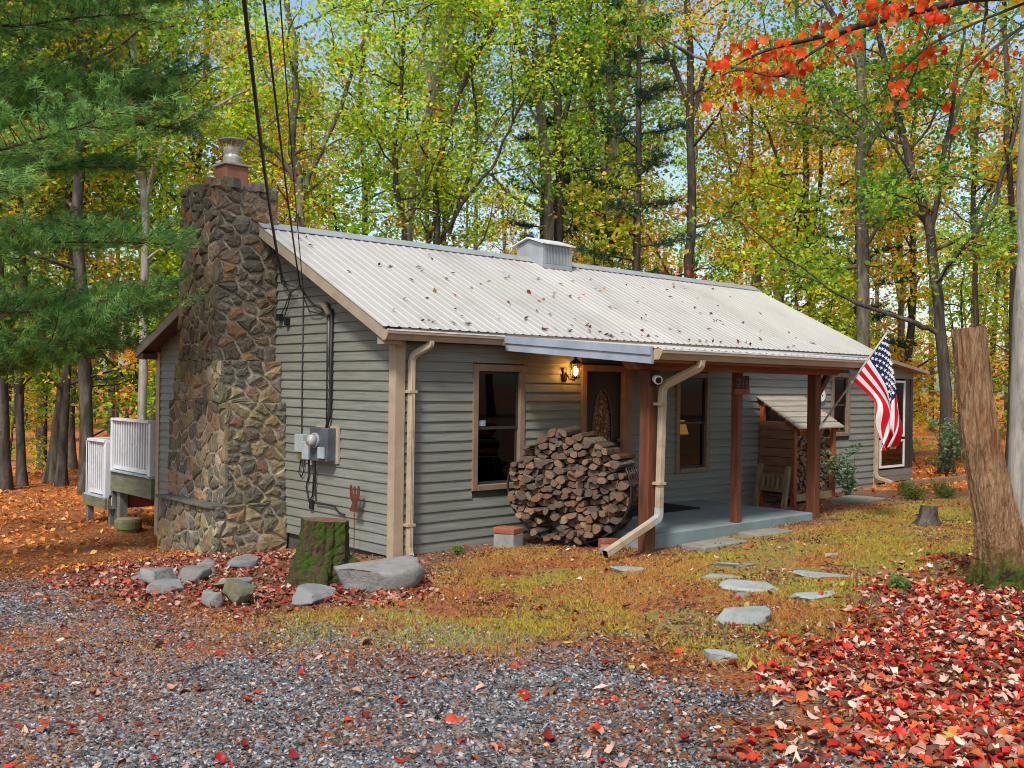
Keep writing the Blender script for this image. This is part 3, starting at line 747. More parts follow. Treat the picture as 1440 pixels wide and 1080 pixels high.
# ================================================================== THINGS ON AND ROUND THE CABIN
def ico(sub):
    bm = bmesh.new(); bmesh.ops.create_icosphere(bm, subdivisions=sub, radius=1)
    V = np.array([v.co[:] for v in bm.verts]); F = np.array([[v.index for v in f.verts] for f in bm.faces]); bm.free(); return V, F
ICO2 = ico(2); ICO3 = ico(3); ICO4 = ico(4)
def rock_mesh(name, sx, sy, sz, seed, mat, cuts=9, ic=None):
    rs = np.random.RandomState(seed); V, F = ic or ICO4; V = V.copy()
    for i in range(cuts):
        n = rs.randn(3)*[1, 1, .8]; n = n if i else np.array([.12, -.1, 1.0]); n /= np.linalg.norm(n); d = (.34+.36*rs.rand()) if i else .42
        e = V@n-d; V = V-np.where(e > 0, e, 0)[:, None]*n
    V = V/np.abs(V).max(0); V = V*(1+.16*(fbm(V[:, 0]*3+seed, V[:, 1]*3+V[:, 2]*2.3, 4)-.5)+.05*(fbm(V[:, 0]*14, V[:, 2]*14+V[:, 1]*9, 3)-.5))[:, None]
    V = V*[sx, sy, sz]
    return npmesh(name, V, F, mat)
def rock(name, label, cat, x, y, sx, sy, sz, seed, mat, sink=.3, rot=0, tilt=(0, 0), group=None, cuts=9):
    o = link(name, rock_mesh(name, sx, sy, sz, seed, mat, cuts)); o.location = (x, y, gzs(x, y)+sz*(.62-sink)); o.rotation_euler = (tilt[0], tilt[1], rot)
    return tag(o, label, cat, group)

# --- wall lantern (lit)
M_BRZ = M('lantern_bronze', S(58,40,30), S(38,28,22), 8, .45, metal=.4)
lx, ly, lz = 2.80, -.165, 2.20
lan = thing('wall_lantern', 'lit bronze coach lantern on the front wall left of the door', 'lamp', (lx, -.024, lz))
G().box(lx-.11, lx-.03, -.045, -.024, lz-.13, lz+.05).build('back_plate', M_BRZ, lan, bevel=.01)
G().tube([(lx-.07, -.045, lz-.02), (lx-.06, -.11, lz-.1), (lx-.02, ly, lz-.12), (lx, ly, lz-.085)], .011, 8).build('arm', M_BRZ, lan, smooth=True)
G().lathe([(.02, -.1), (.055, -.085), (.06, -.075)], (lx, ly, lz), 6).build('lantern_base', M_BRZ, lan)
G().lathe([(.085, .10), (.082, .115), (.045, .15), (.02, .165), (.018, .18), (.006, .195)], (lx, ly, lz), 6).build('lantern_roof', M_BRZ, lan)
for k in range(6):
    a = k*math.pi/3; G().bar((lx+.055*math.cos(a), ly+.055*math.sin(a), lz-.075), (lx+.08*math.cos(a), ly+.08*math.sin(a), lz+.1), .008, .008).build('lantern_bar', M_BRZ, lan)
G().lathe([(.051, -.074), (.074, .099)], (lx, ly, lz), 6).build('lantern_glass', glass_mat('lantern_glass', (1, .93, .8, 1), .06), lan)
G().lathe([(.006, -.06), (.028, -.03), (.034, .01), (.022, .05), (.004, .07)], (lx, ly, lz), 10).build('bulb', emit('bulb_glow', (1, .62, .2, 1), 26), lan, smooth=True)
ld = bpy.data.lights.new('lantern_light', 'POINT'); ld.energy = 22; ld.color = (1, .42, .08); ld.shadow_soft_size = .04
lo = bpy.data.objects.new('lantern_light', ld); COL.objects.link(lo); lo.location = (lx, ly-.0, lz+.02)
lo.parent = lan; lo.location = (0, ly+.024, .02)

# --- table lamp seen through the second window
tl = thing('table_lamp', 'small lit table lamp seen through the window right of the door', 'lamp', (5.80, .45, .25))
G().box(5.57, 6.05, .22, .70, .93, .97).box(5.60, 5.64, .25, .29, .25, .93).box(5.98, 6.02, .25, .29, .25, .93).box(5.60, 5.64, .63, .67, .25, .93).box(5.98, 6.02, .63, .67, .25, .93).build('lamp_table', M_FLOOR, tl)
G().lathe([(.09, 0), (.09, .02), (.03, .05), (.05, .14), (.045, .22), (.015, .3), (.012, .36)], (5.80, .45, .97), 14).build('lamp_base', M_BRZ, tl, smooth=True)
k = Nodes('lamp_shade'); e = k.n('ShaderNodeEmission'); e.inputs[0].default_value = (1, .40, .07, 1); e.inputs[1].default_value = 3.5
G().lathe([(.15, .30), (.085, .52)], (5.80, .45, .97), 18).build('lamp_shade', k.fin(e), tl, smooth=True)

# --- security camera on the porch beam post
sc = thing('security_camera', 'round white security camera on the nearest porch post', 'camera', (2.03, -2.15, 2.1))
G().box(1.955, 2.105, -2.175, -2.147, 2.02, 2.2).build('mount_plate', M('mount_dark', S(48,36,30), S(38,30,26), 6, .6), sc)
G().tube([(2.03, -2.17, 2.12), (2.0, -2.25, 2.1)], .018, 10).build('arm', M_WHITE, sc, smooth=True)
G().tube([(2.02, -2.2, 2.1), (2.0, -2.215, 2.1), (1.95, -2.28, 2.085), (1.94, -2.293, 2.082)], [.03, .052, .052, .045], 16).build('housing', M_WHITE, sc, smooth=True)
G().tube([(1.94, -2.2935, 2.082), (1.9365, -2.298, 2.081)], [.036, .034], 16).build('lens', M('lens_black', S(18,18,20), S(30,30,32), 8, .15, spec=.6), sc)

# --- house number board on the middle post
hn = thing('house_number_sign', 'dark wooden house number board on the middle porch post', 'sign', (3.95, -1.985, 1.92))
M_SGN = M('sign_board', S(66,50,46), S(48,38,36), 6, .7, .15, 20); M_SGNO = M('sign_board_orange', S(150,78,36), S(120,60,30), 6, .6, .15, 20)
G().box(3.80, 4.10, -2.012, -1.986, 2.0, 2.165).build('board', M_SGN, hn, bevel=.004)
G().box(3.79, 4.105, -2.016, -1.986, 1.925, 1.999).build('lower_board', M_SGNO, hn, bevel=.004)
def text_mesh(body, size, mat, extrude=.004):
    cu = bpy.data.curves.new('txt', 'FONT'); cu.body = body; cu.size = size; cu.extrude = extrude; cu.align_x = 'CENTER'
    to = bpy.data.objects.new('txt', cu); COL.objects.link(to); bpy.context.view_layer.update()
    me = bpy.data.meshes.new_from_object(to.evaluated_get(bpy.context.evaluated_depsgraph_get())); bpy.data.objects.remove(to); bpy.data.curves.remove(cu)
    me.name = 'digits'; me.materials.clear(); me.materials.append(mat); return me
M_DIG = M('digit_grey', S(98,86,80), S(78,68,64), 6, .6)
for ch, dx in (('7', -.085), ('1', 0), ('6', .085)):
    o = link('digit', text_mesh(ch, .17, M_DIG), hn); o.rotation_euler = (R(90), 0, 0); o.location = (dx, -.030, .085)

# --- white round disc on the wall behind the last post
wt = thing('wall_thermometer', 'round white dial on the front wall beside the far window', 'thermometer', (9.17, -.03, 1.9))
G().tube([(9.17, -.024, 1.9), (9.17, -.06, 1.9)], [.12, .11], 20).build('dial', M_WHITE, wt, smooth=False)
G().tube([(9.17, -.0601, 1.9), (9.17, -.065, 1.9)], [.02, .015], 10).build('hub', M_SASH, wt)

# --- electric meter, junction boxes, cables on the gable
M_GREYM = M('meter_grey', S(82,90,98), S(66,72,80), 6, .5, .05, 40, dirt=S(70,66,60)); M_GREYL = M('box_light_grey', S(158,166,168), S(138,146,150), 6, .5)
em = thing('electric_meter', 'grey electric meter box with glass dial on the gable wall', 'meter', (-.024, 1.38, 1.02))
G().box(-.045, -.022, 1.14, 1.66, 1.0, 1.46).build('backing_board', M_TRIM, em)
G().box(-.17, -.046, 1.20, 1.62, 1.02, 1.44).build('meter_box', M_GREYM, em, bevel=.01)
G().tube([(-.172, 1.47, 1.28), (-.2, 1.47, 1.28)], .095, 20).build('meter_ring', M_GREYL, em)
G().tube([(-.2005, 1.47, 1.28), (-.255, 1.47, 1.28), (-.285, 1.47, 1.28)], [.08, .075, .055], 20).build('meter_glass', M('meter_dial', S(170,170,168), S(120,118,116), 18, .2, spec=.6), em, smooth=True)
G().box(-.2, -.172, 1.24, 1.38, 1.06, 1.2).build('latch', M_GREYL, em, bevel=.006)
jb = thing('junction_box', 'small light grey junction box just left of the electric meter', 'utility box', (-.024, 1.98, 1.05))
G().box(-.12, -.022, 1.88, 2.08, 1.1, 1.33).build('box', M_GREYL, jb, bevel=.008); G().box(-.1, -.03, 1.95, 2.03, 1.0, 1.098).build('terminal', M('terminal_yellow', S(120,112,50), S(90,84,40), 6, .6), jb)
jb2 = thing('utility_box', 'pale grey utility box fixed under the electric meter dial', 'utility box', (-.024, 1.75, 1.05))
G().box(-.16, -.022, 1.67, 1.83, 1.02, 1.25).build('box', M_GREYL, jb2, bevel=.008); G().tube([(-.08, 1.72, 1.02), (-.08, 1.72, .95)], .015, 8).build('fitting', M_WHITE, jb2)
def sagpts(a, b, sag, n=14): return [tuple(a[i]*(1-t)+b[i]*t-(sag*4*t*(1-t) if i == 2 else 0) for i in range(3)) for t in [j/n for j in range(n+1)]]
def cable(label, pts, r, name='cable', mat=None): return tag(G().tube(pts, r, 7).build(name, mat or M_BLACK, None, org=pts[-1], smooth=True), label, 'cable')
cable('thick black service cable running down the gable to the electric meter', [(-.05, 1.33, 2.93), (-.05, 1.33, 2.0), (-.055, 1.335, 1.6), (-.09, 1.35, 1.44)], .021)
cable('thin black cable beside the thick service cable on the gable', [(-.04, 1.45, 2.92), (-.04, 1.44, 2.2), (-.04, 1.43, 1.46)], .008)
cable('thin black wire running down the gable near the chimney', [(-.035, 2.05, 3.2), (-.035, 2.05, 2.0), (-.035, 2.04, 1.3), (-.04, 2.05, .95), (-.05, 2.08, .82), (-.05, 2.0, .78), (-.05, 1.95, .85), (-.05, 1.95, 1.0)], .008)
cable('black cord looping down below the junction boxes', [(-.05, 1.83, 1.02), (-.04, 1.84, .8), (-.04, 1.9, .65), (-.04, 1.83, .47), (-.04, 1.74, .55), (-.04, 1.72, .8), (-.05, 1.72, .95)], .011)
cable('black cord hanging from the meter and running along the siding', [(-.1, 1.6, 1.02), (-.05, 1.66, .9), (-.045, 1.67, .6), (-.045, 1.65, .46), (-.045, 1.4, .47), (-.045, 1.2, .46), (-.045, 1.1, .40), (-.045, .98, .39)], .010)
tag(G().box(-.06, -.026, 1.72, 1.8, .38, .5).build('wall_plug', M_RUBBER, None, org=(-.03, 1.76, .38), bevel=.008), 'small dark plug box low on the gable wall', 'plug')
# overhead lines that come in from a pole behind the camera
for lab, A, B, sag, r in (('thick black power line coming in beside the chimney', (-.03, 2.62, 3.42), (-4.1, -3.9, 5.3), .28, .017),
                       ('black overhead line reaching the gable, middle of three', (-.03, 2.14, 3.26), (-4.1, -4.1, 5.4), .16, .010),
                       ('thinnest overhead wire reaching the gable, right of three', (-.03, 2.06, 3.21), (-4.0, -4.2, 5.4), .12, .006)):
    o = tag(G().tube(sagpts(B, A, sag, 22), r, 7).build('power_line', M_BLACK, None, org=A, smooth=True), lab, 'power line')
cb = thing('cable_bracket', 'tangle of wires and clamps where the power lines meet the gable', 'bracket', (-.03, 2.35, 3.25))
for i, pl in enumerate(([(-.05, 2.62, 3.42), (-.1, 2.5, 3.32), (-.08, 2.3, 3.2), (-.05, 2.5, 3.0), (-.05, 2.62, 2.88)], [(-.05, 2.14, 3.26), (-.1, 2.25, 3.18), (-.06, 2.4, 3.02), (-.05, 2.52, 2.85), (-.05, 2.45, 2.78)],
                        [(-.05, 2.1, 3.24), (-.06, 1.9, 3.1), (-.06, 1.7, 2.98), (-.06, 1.45, 2.9), (-.05, 1.36, 2.93)], [(-.06, 2.6, 3.4), (-.12, 2.35, 3.3), (-.1, 2.15, 3.25)], [(-.05, 2.0, 3.1), (-.09, 1.8, 2.92), (-.06, 1.6, 2.88), (-.05, 1.45, 2.92)])):
    G().tube(pl, .008, 6).build('wire', M_BLACK, cb, smooth=True)
G().box(-.08, -.026, 2.40, 2.46, 2.76, 2.86).build('clamp', M_RUBBER, cb); G().box(-.09, -.026, 2.58, 2.66, 2.83, 2.92).build('clamp', M_RUBBER, cb)
M_CUT0 = M('weathered_head', S(128,112,98), S(96,84,76), 14, .8)
wh = thing('weatherhead', 'weathered conduit head tucked under the gable rake', 'conduit', (-.03, 1.4, 2.85))
G().tube([(-.07, 1.36, 2.85), (-.07, 1.45, 2.98), (-.09, 1.6, 3.0)], [.04, .05, .025], 10).build('head', M_CUT0, wh, smooth=True)
G().tube([(-.05, 1.40, 2.9), (-.04, 1.40, 2.2)], .014, 8).build('conduit', MS, wh, smooth=True)

# --- rusty angel garden stake
ag = thing('angel_stake', 'rusty metal angel silhouette on a thin garden stake by the gable wall', 'ornament', (-.14, .62, gzs(-.14, .62)))
M_RUST = M('rust', S(98,52,36), S(70,36,26), 9, .85, .2, 40)
def flat(pts, th=.006):     # outline in y,z around y=.62
    vs = [(-.14-th/2, .62+p[0], p[1]) for p in pts]+[(-.14+th/2, .62+p[0], p[1]) for p in pts]; n = len(pts)
    return G().add(vs, [tuple(range(n)), tuple(range(2*n-1, n-1, -1))]+[(i, n+i, n+(i+1) % n, (i+1) % n) for i in range(n)])
flat([(-.10, .47), (-.03, .465), (.03, .465), (.10, .47), (.055, .56), (.03, .65), (.022, .68), (-.022, .68), (-.03, .65), (-.045, .56)]).build('gown', M_RUST, ag)
for s in (-1, 1): flat([(s*.028, .655), (s*.044, .70), (s*.062, .775), (s*.088, .79), (s*.108, .755), (s*.104, .68), (s*.08, .60), (s*.05, .585)][::s]).build('wing', M_RUST, ag)
flat([(.025*math.cos(a*math.pi/6), .725+.05*math.sin(a*math.pi/6)) for a in range(12)]).build('head', M_RUST, ag)
G().tube([(-.14, .62, .47), (-.14, .62, gzs(-.14, .62)-.03)], .005, 6).build('stake', M_RUST, ag)

# --- doormat
tag(G().box(3.25, 4.75, -.78, -.12, .291, .308).build('doormat', M_RUBBER, None, org=(4, -.45, .29), bevel=.006), 'black rubber doormat on the porch slab against the wall', 'doormat')

# --- flag
fl = thing('flag', 'American flag hanging from an angled pole on the far porch post', 'flag', (5.8, -2.02, 1.4))
M_POLE = M('pole_grey', S(176,170,160), S(150,144,134), 6, .4)
fp = G().tube([(5.80, -1.96, 1.40), (5.80, -3.0, 2.785)], .013, 10).build('flag_pole', M_POLE, fl, smooth=True)
G().tube([(5.80, -2.0, 1.44), (5.80, -2.07, 1.545)], .021, 10).build('pole_bracket', M_WHITE, fl, smooth=True)
G().lathe([(.004, -.02), (.018, -.008), (.018, .008), (.004, .02)], (5.80, -3.0, 2.79), 10).build('finial', M_POLE, fl, smooth=True)
G().tube([(5.80, -2.485, 2.10), (5.80, -2.51, 2.13)], .02, 8).build('pole_ring', M_WHITE, fl)
KC = [[(-2.995, 2.77), (-3.04, 2.37), (-3.10, 1.90), (-3.16, 1.53), (-3.14, 1.27)], [(-2.76, 2.455), (-3.0, 2.06), (-3.085, 1.70), (-3.12, 1.45), (-3.05, 1.23)], [(-2.505, 2.125), (-2.73, 1.94), (-2.895, 1.80), (-2.90, 1.52), (-2.97, 1.20)]]
def catm(P, t):
    n = len(P)-1; x = min(max(t, 0), .99999)*n; i = int(x); f = x-i
    p = [np.array(P[min(max(j, 0), n)]) for j in (i-1, i, i+1, i+2)]
    return .5*((2*p[1])+(-p[0]+p[2])*f+(2*p[0]-5*p[1]+4*p[2]-p[3])*f*f+(-p[0]+3*p[1]-3*p[2]+p[3])*f**3)
def flagp(a, b):
    c = [catm(K, b) for K in KC]; L = [(1-a)*(1-2*a), 4*a*(1-a), a*(2*a-1)]
    p = sum(w*q for w, q in zip(L, c))
    fold = smooth(.15, .75, b)
    x = 5.80+.02*math.sin(b*7)*min(1, b*4)+fold*(.10*math.sin(a*9.5+b*3.2)+.05*math.sin(a*21-b*4))
    yy = p[0]+fold*.035*math.sin(a*12.0+b*6)
    return (x, yy, p[1])
NA, NB = 39, 48
vs = [flagp(i/NA, j/NB) for i in range(NA+1) for j in range(NB+1)]
fs = []; mi = []
for i in range(NA):
    for j in range(NB):
        fs.append((i*(NB+1)+j, i*(NB+1)+j+1, (i+1)*(NB+1)+j+1, (i+1)*(NB+1)+j))
        stripe = int(i*13/NA); canton = stripe < 7 and j < NB*.4
        mi.append(2 if canton else (0 if stripe % 2 == 0 else 1))
def cloth(name, c):
    k = Nodes(name); p = k.bsdf(c, .75, 0, .15); t = k.n('ShaderNodeBsdfTranslucent'); t.inputs[0].default_value = c
    mx = k.n('ShaderNodeMixShader'); mx.inputs[0].default_value = .25; k.l(p.outputs[0], mx.inputs[1]); k.l(t.outputs[0], mx.inputs[2]); return k.fin(mx)
M_RED, M_WHT, M_NAVY = cloth('flag_red', S(196,16,30)), cloth('flag_white', S(222,220,224)), cloth('flag_navy', S(30,42,80))
fm = npmesh('flag_cloth', np.array(vs)-np.array([5.8, -2.02, 1.4]), np.array(fs), [M_RED, M_WHT, M_NAVY], smooth=True, mi=mi)
fc = link('flag_cloth', fm, fl)
q = G()
for r_ in range(9):
    for c_ in range(11):
        if (r_+c_) % 2: continue
        a0 = (r_+1)/10*7/13; b0 = (c_+1)/12*.4
        P = np.array(flagp(a0, b0)); da = np.array(flagp(a0+.01, b0))-P; db = np.array(flagp(a0, b0+.01))-P
        n = np.cross(da, db); n /= np.linalg.norm(n); u = db/np.linalg.norm(db); v = np.cross(n, u)
        for sgn in (1, -1):
            pts = [P+n*sgn*.003+(u*math.sin(k*math.pi/5)+v*math.cos(k*math.pi/5))*(.03 if k % 2 == 0 else .0125) for k in range(10)]
            q.add(pts+[P+n*sgn*.003], [(k, (k+1) % 10, 10) for k in range(10)])
q.build('stars', M_WHT, fc)

# --- firewood: packed cross-sections
def log_mats(tagn, endc1, endc2, bk1, bk2):
    k = Nodes('log_end_'+tagn); c = k.geo(); n = k.noise(c, 34, 6, .7)
    base = k.ramp(k.rnd(), [(0, endc1), (.45, endc2), (.7, S(90,78,72)), (.93, S(128,92,66)), (1, S(156,130,104))])
    col = k.mix(k.ramp(n, [(.4, (0, 0, 0)), (.7, (.7, .7, .7))]), base, S(70,56,50))
    e = k.fin(k.bsdf(col, .9, 0, .1, n, .6, .02))
    k = Nodes('log_bark_'+tagn); n = k.noise(k.geo((.5, 1, 1)), 26, 7, .7)
    base = k.ramp(k.rnd(), [(0, bk1), (.35, bk2), (.6, S(128,124,112)), (.8, S(100,68,48)), (1, S(146,118,88))])
    col = k.mix(k.ramp(n, [(.38, (0, 0, 0)), (.62, (.8, .8, .8))]), base, S(48,42,38))
    return [k.fin(k.bsdf(col, .9, 0, .1, n, .9, .03)), e]
LM = log_mats('rack', S(134,108,88), S(108,88,74), S(104,90,78), S(80,70,62))
LM2 = log_mats('shed', S(140,110,82), S(120,92,70), S(96,84,72), S(78,70,62))
def log_from(cell, frame, L, off, rs, mats, name, gap=.006):
    P = np.array(cell); c = P.mean(0); n0 = len(P); Q = []
    for i in range(n0):                  # soften the corners
        A, B = P[i], P[(i+1) % n0]
        if np.linalg.norm(B-A) < .012: continue
        Q += [A*.8+B*.2, A*.2+B*.8] if np.linalg.norm(B-A) > .05 else [(A+B)/2]
    if len(Q) < 4: return None
    Q = np.array(Q); d = c-Q; l = np.linalg.norm(d, axis=1)[:, None]; Q = Q+d/l*np.minimum(gap+.006*rs.rand(), l*.4)
    Q = c+(Q-c)*(1+(rs.rand(len(Q), 1)-.5)*.1)
    O, A, N, Z = frame; n = len(Q); sk = (rs.rand(2)-.5)*.05; rows = []
    for t in (off, off+.012, off+L*.35, off+L*.7, off+L-.012, off+L):
        sc = .93 if t in (off, off+L) else 1.0+(rs.rand()-.5)*.05
        sh = sk*(t/L)
        rows.append([O+A*t+N*(c[0]+(p[0]-c[0])*sc+sh[0])+Z*(c[1]+(p[1]-c[1])*sc+sh[1]) for p in Q])
    vs = [p for r in rows for p in r]; m = len(rows)
    fs = [(i*n+j, i*n+(j+1) % n, (i+1)*n+(j+1) % n, (i+1)*n+j) for i in range(m-1) for j in range(n)]
    q = G().add(vs, fs, 0).add(rows[0], [tuple(range(n-1, -1, -1))], 1).add(rows[-1], [tuple(range(n))], 1)
    org = O+A*(off+L/2)+N*c[0]+Z*c[1]
    return q.build(name, mats, None, org=tuple(org))
th = R(20); AX = np.array([math.cos(th), math.sin(th), 0]); NX = np.array([-math.sin(th), math.cos(th), 0]); ZX = np.array([0, 0, 1.0])
HC = np.array([1.93, -1.0, 0]); HB = gzs(1.78, -.8)+.03; HR = .665
rs = np.random.RandomState(21); nlog = 0
for cell in voronoi_cells(1.5, 1.5, 330, 77, 1.1):
    cell = [np.array(p) for p in cell]; c = np.array(cell).mean(0)-[.75, .68]
    if math.hypot(c[0], c[1]*(.86 if c[1] > 0 else 1)) > .625: continue
    if math.hypot(c[0]-(.18), c[1]+.44) < .11: continue
    fr = (np.array([HC[0], HC[1], HB+.655]), AX, NX, ZX)
    cell2 = [(np.array(p)-[.75, .68])*[1.24, .98] for p in cell]
    o = log_from(cell2, fr, .44+.1*rs.rand(), -.24+(rs.rand()-.5)*.16, rs, LM, 'firewood_log', .001)
    if o: tag(o, 'split log piled in the round black hoop rack by the porch', 'log', 'logs in the hoop rack'); nlog += 1
hoop = thing('log_hoop', 'round black metal hoop rack full of logs beside the porch', 'log rack', (HC[0], HC[1], gzs(HC[0], HC[1])))
def hp(a, t, r=HR): return tuple(HC*[1, 1, 0]+AX*t+NX*(1.22*r*math.sin(a))+np.array([0, 0, HB+.68-r*math.cos(a)]))
for t in (-.17, .13): G().tube([hp(-2.0+i*4.0/36, t) for i in range(37)], .014, 8).build('hoop', M_BLACK, hoop, smooth=True)
for i in range(13): 
    a = -2.0+i*4.0/12; G().tube([hp(a, -.17), hp(a, .13)], .009, 6).build('cross_bar', M_BLACK, hoop)
for t in (-.1, -.02, .06): G().tube([hp(-2.0+i*1.9/14, t, HR+.004) for i in range(15)], .007, 6).build('hoop_wire', M_BLACK, hoop, smooth=True)
for s in (-1, 1):
    for t in (-.17, .13):
        b = HC+AX*t+NX*s*.36; G().tube([hp(s*.3, t), (b[0], b[1], gzs(b[0], b[1])-.02)], .014, 6).build('foot', M_BLACK, hoop)
M_CIND = M('cinder_block', S(142,144,142), S(118,120,118), 8, .9, .4, 50); M_BRICK = M('red_brick', S(150,92,66), S(122,72,54), 8, .9, .3, 40)
def blk(name, label, cat, x, y, z, sx, sy, sz, rz, mat):
    q = G().box(-sx/2, sx/2, -sy/2, sy/2, 0, sz); o = q.build(name, mat, bevel=.008); o.location = (x, y, z); o.rotation_euler = (0, 0, rz); return tag(o, label, cat)
zc = gzs(1.42, -.38); blk('cinder_block', 'grey cinder block under the left side of the log hoop', 'block', 1.40, -.42, zc-.02, .2, .3, .19, .2, M_CIND)
blk('brick', 'red brick lying on the grey cinder block', 'brick', 1.40, -.42, zc+.17, .22, .3, .07, .25, M_BRICK)
z_ = gzs(1.95, -1.75); blk('brick', 'red brick on the ground near the spout end', 'brick', 1.98, -1.55, gzs(1.98, -1.55)-.01, .24, .12, .07, -.5, M_BRICK)
blk('brick', 'red brick lying upon another brick near the porch', 'brick', 2.0, -1.53, gzs(1.98, -1.55)+.06, .24, .12, .06, -.2, M_BRICK)
blk('mossy_block', 'mossy flat block on the ground in front of the log hoop', 'block', 1.78, -1.72, gzs(1.78, -1.72)-.02, .26, .18, .08, .6, M_ROCK)
blk('wood_offcut', 'split wood wedge standing on the porch slab edge', 'wood', 2.32, -1.25, .29, .1, .2, .24, .4, LM2[1])

# --- lean-to wood store
ws = thing('wood_store', 'small plank lean-to wood store with slatted roof against the front wall', 'wood store', (7.9, -.35, gzs(7.9, -.35)))
M_CEDAR = M('cedar_boards', S(126,90,74), S(98,70,60), 4, .75, .2, 24, stretch=(1, 1, 5), rnd=.12); M_CEDO = M('cedar_orange', S(162,88,44), S(134,70,36), 4, .7, .2, 24, stretch=(5, 5, .6)); M_GREYW = M('grey_slats', S(160,150,138), S(130,122,112), 4, .8, .2, 24, stretch=(.6, 5, 5), rnd=.1)
wx0, wx1, wy0, wy1 = 7.33, 8.50, -.66, -.07
gzw = gzs(7.9, -.4)
for (x, y, zt) in ((wx0, wy0, 1.42), (wx1, wy0, 1.42), (wx0, wy1, 1.78), (wx1, wy1, 1.78)):
    G().box(x-.035, x+.035, y-.035, y+.035, gzw-.04, zt).build('post', M_CEDO, ws)
for i in range(8):
    za = .33+i*.145
    ztop = za+.135
    for xx, sg in ((wx0-.055, 1), (wx1+.036, 1)):
        G().box(xx, xx+.018, wy0-.03, wy1+.03, za, ztop).build('side_board', M_CEDAR, ws)
def wzr(y): return 1.83+(y-wy1)*(1.83-1.46)/(wy1-wy0)
for i in range(6):
    ya = wy0-.14+i*.134; yb = ya+.108
    G().hexa([(wx0-.11, ya, wzr(ya)), (wx1+.13, ya, wzr(ya)), (wx1+.13, yb, wzr(yb)), (wx0-.11, yb, wzr(yb))], [(wx0-.11, ya, wzr(ya)+.02), (wx1+.13, ya, wzr(ya)+.02), (wx1+.13, yb, wzr(yb)+.02), (wx0-.11, yb, wzr(yb)+.02)]).build('roof_slat', M_GREYW, ws)
for x in (wx0-.0, wx1+.0): G().hexa([(x-.03, wy0-.12, wzr(wy0-.12)-.065), (x+.03, wy0-.12, wzr(wy0-.12)-.065), (x+.03, wy0-.12, wzr(wy0-.12)-.002), (x-.03, wy0-.12, wzr(wy0-.12)-.002)], [(x-.03, -.045, wzr(-.045)-.065), (x+.03, -.045, wzr(-.045)-.065), (x+.03, -.045, wzr(-.045)-.002), (x-.03, -.045, wzr(-.045)-.002)]).build('roof_rail', M_CEDO, ws)
M_YEL = M('yellowed_board', S(158,138,92), S(130,114,76), 4, .75, .15, 24)
G().box(wx0+.036, wx1-.036, wy0-.03, wy0+.0, .2, .315).build('front_board', M_YEL, ws); G().box(wx0-.035, wx1+.035, wy0+.04, wy1-.04, .27, .3).build('base_board', M_CEDAR, ws)
G().box(wx0+.036, wx1-.036, wy1+.01, wy1+.03, .3, 1.7).build('back_board', M_SASH, ws)
for cell in voronoi_cells(1.08, 1.0, 135, 31, 1.1):
    fr = (np.array([wx0+.045, wy0+.05, .302]), np.array([0, 1.0, 0]), np.array([1.0, 0, 0]), ZX)
    c = np.array(cell).mean(0)
    if c[1] > .8+.15*math.sin(c[0]*7): continue
    o = log_from([np.array(p) for p in cell], fr, .42, -.02+(rs.rand()-.5)*.05, rs, LM2, 'stacked_log', .004)
    if o: tag(o, 'small split log stacked inside the plank wood store', 'log', 'logs in the wood store')
rk = thing('wooden_rack', 'small weathered wooden rack leaning in front of the wood store', 'rack', (6.95, -.55, gzs(6.95, -.55)))
gr_ = gzs(6.95, -.55)
M_OLDW = M('old_wood', S(140,120,92), S(104,86,64), 5, .8, .2, 24, stretch=(5, 5, .7))
ra, rb = np.array([6.93, -.22]), np.array([6.82, -.80])
for p in (ra, rb): G().bar((p[0]+.0, p[1], gr_-.02), (p[0]+.16, p[1]+.02, gr_+.66), .07, .07).build('leg', M_OLDW, rk)
def rp(t, h): p = ra*(1-t)+rb*t; return (p[0]+.16*h/.66, p[1], gr_+h)
for h in (.28, .5): G().bar(rp(.03, h), rp(.97, h), .03, .05).build('rail', M_OLDW, rk)
for i in range(5): G().bar(rp(.16+i*.17, .3), rp(.16+i*.17, .49), .04, .03).build('spindle', M_OLDW, rk)

# --- rear deck with white railing
dk = thing('deck', 'raised wooden deck with white baluster railing behind the chimney', 'deck', (.6, 8.0, gzs(.6, 8)))
M_DECK = M('deck_boards', S(168,178,186), S(140,150,158), 4, .7, stretch=(6, 1, 1), rnd=.06); M_RIM = M('deck_rim', S(118,118,92), S(92,92,72), 4, .8, .1, 30, stretch=(1, 1, 4)); M_DPOST = M('deck_post', S(122,118,110), S(96,92,86), 5, .8, .1, 30)
M_RAIL = M('rail_white', S(214,214,216), S(190,192,196), 4, .55, .05, 30)
dy0, dy1, dzf = LY+.04, 8.45, .42
for i in range(14):
    xa = -.04+i*.145; G().box(xa, xa+.137, dy0, dy1, dzf-.03, dzf).build('deck_board', M_DECK, dk)
G().box(-.09, -.045, dy0, dy1+.04, .04, .375).build('rim_board', M_RIM, dk); G().box(-.0445, 2.0, dy0+.04, dy0+.09, .04, .375).build('rim_board', M_RIM, dk); G().box(-.0445, 2.0, dy1, dy1+.04, .04, .375).build('rim_board', M_RIM, dk)
G().box(-.14, -.0455, dy0, dy1, .39, .415).build('deck_edge', M_DECK, dk)
for (x, y) in ((-.02, 8.3), (1.8, 8.3), (1.8, 6.9)): G().box(x-.0, x+.14, y-.07, y+.07, gzs(x, y)-.05, .04).build('deck_post', M_DPOST, dk)
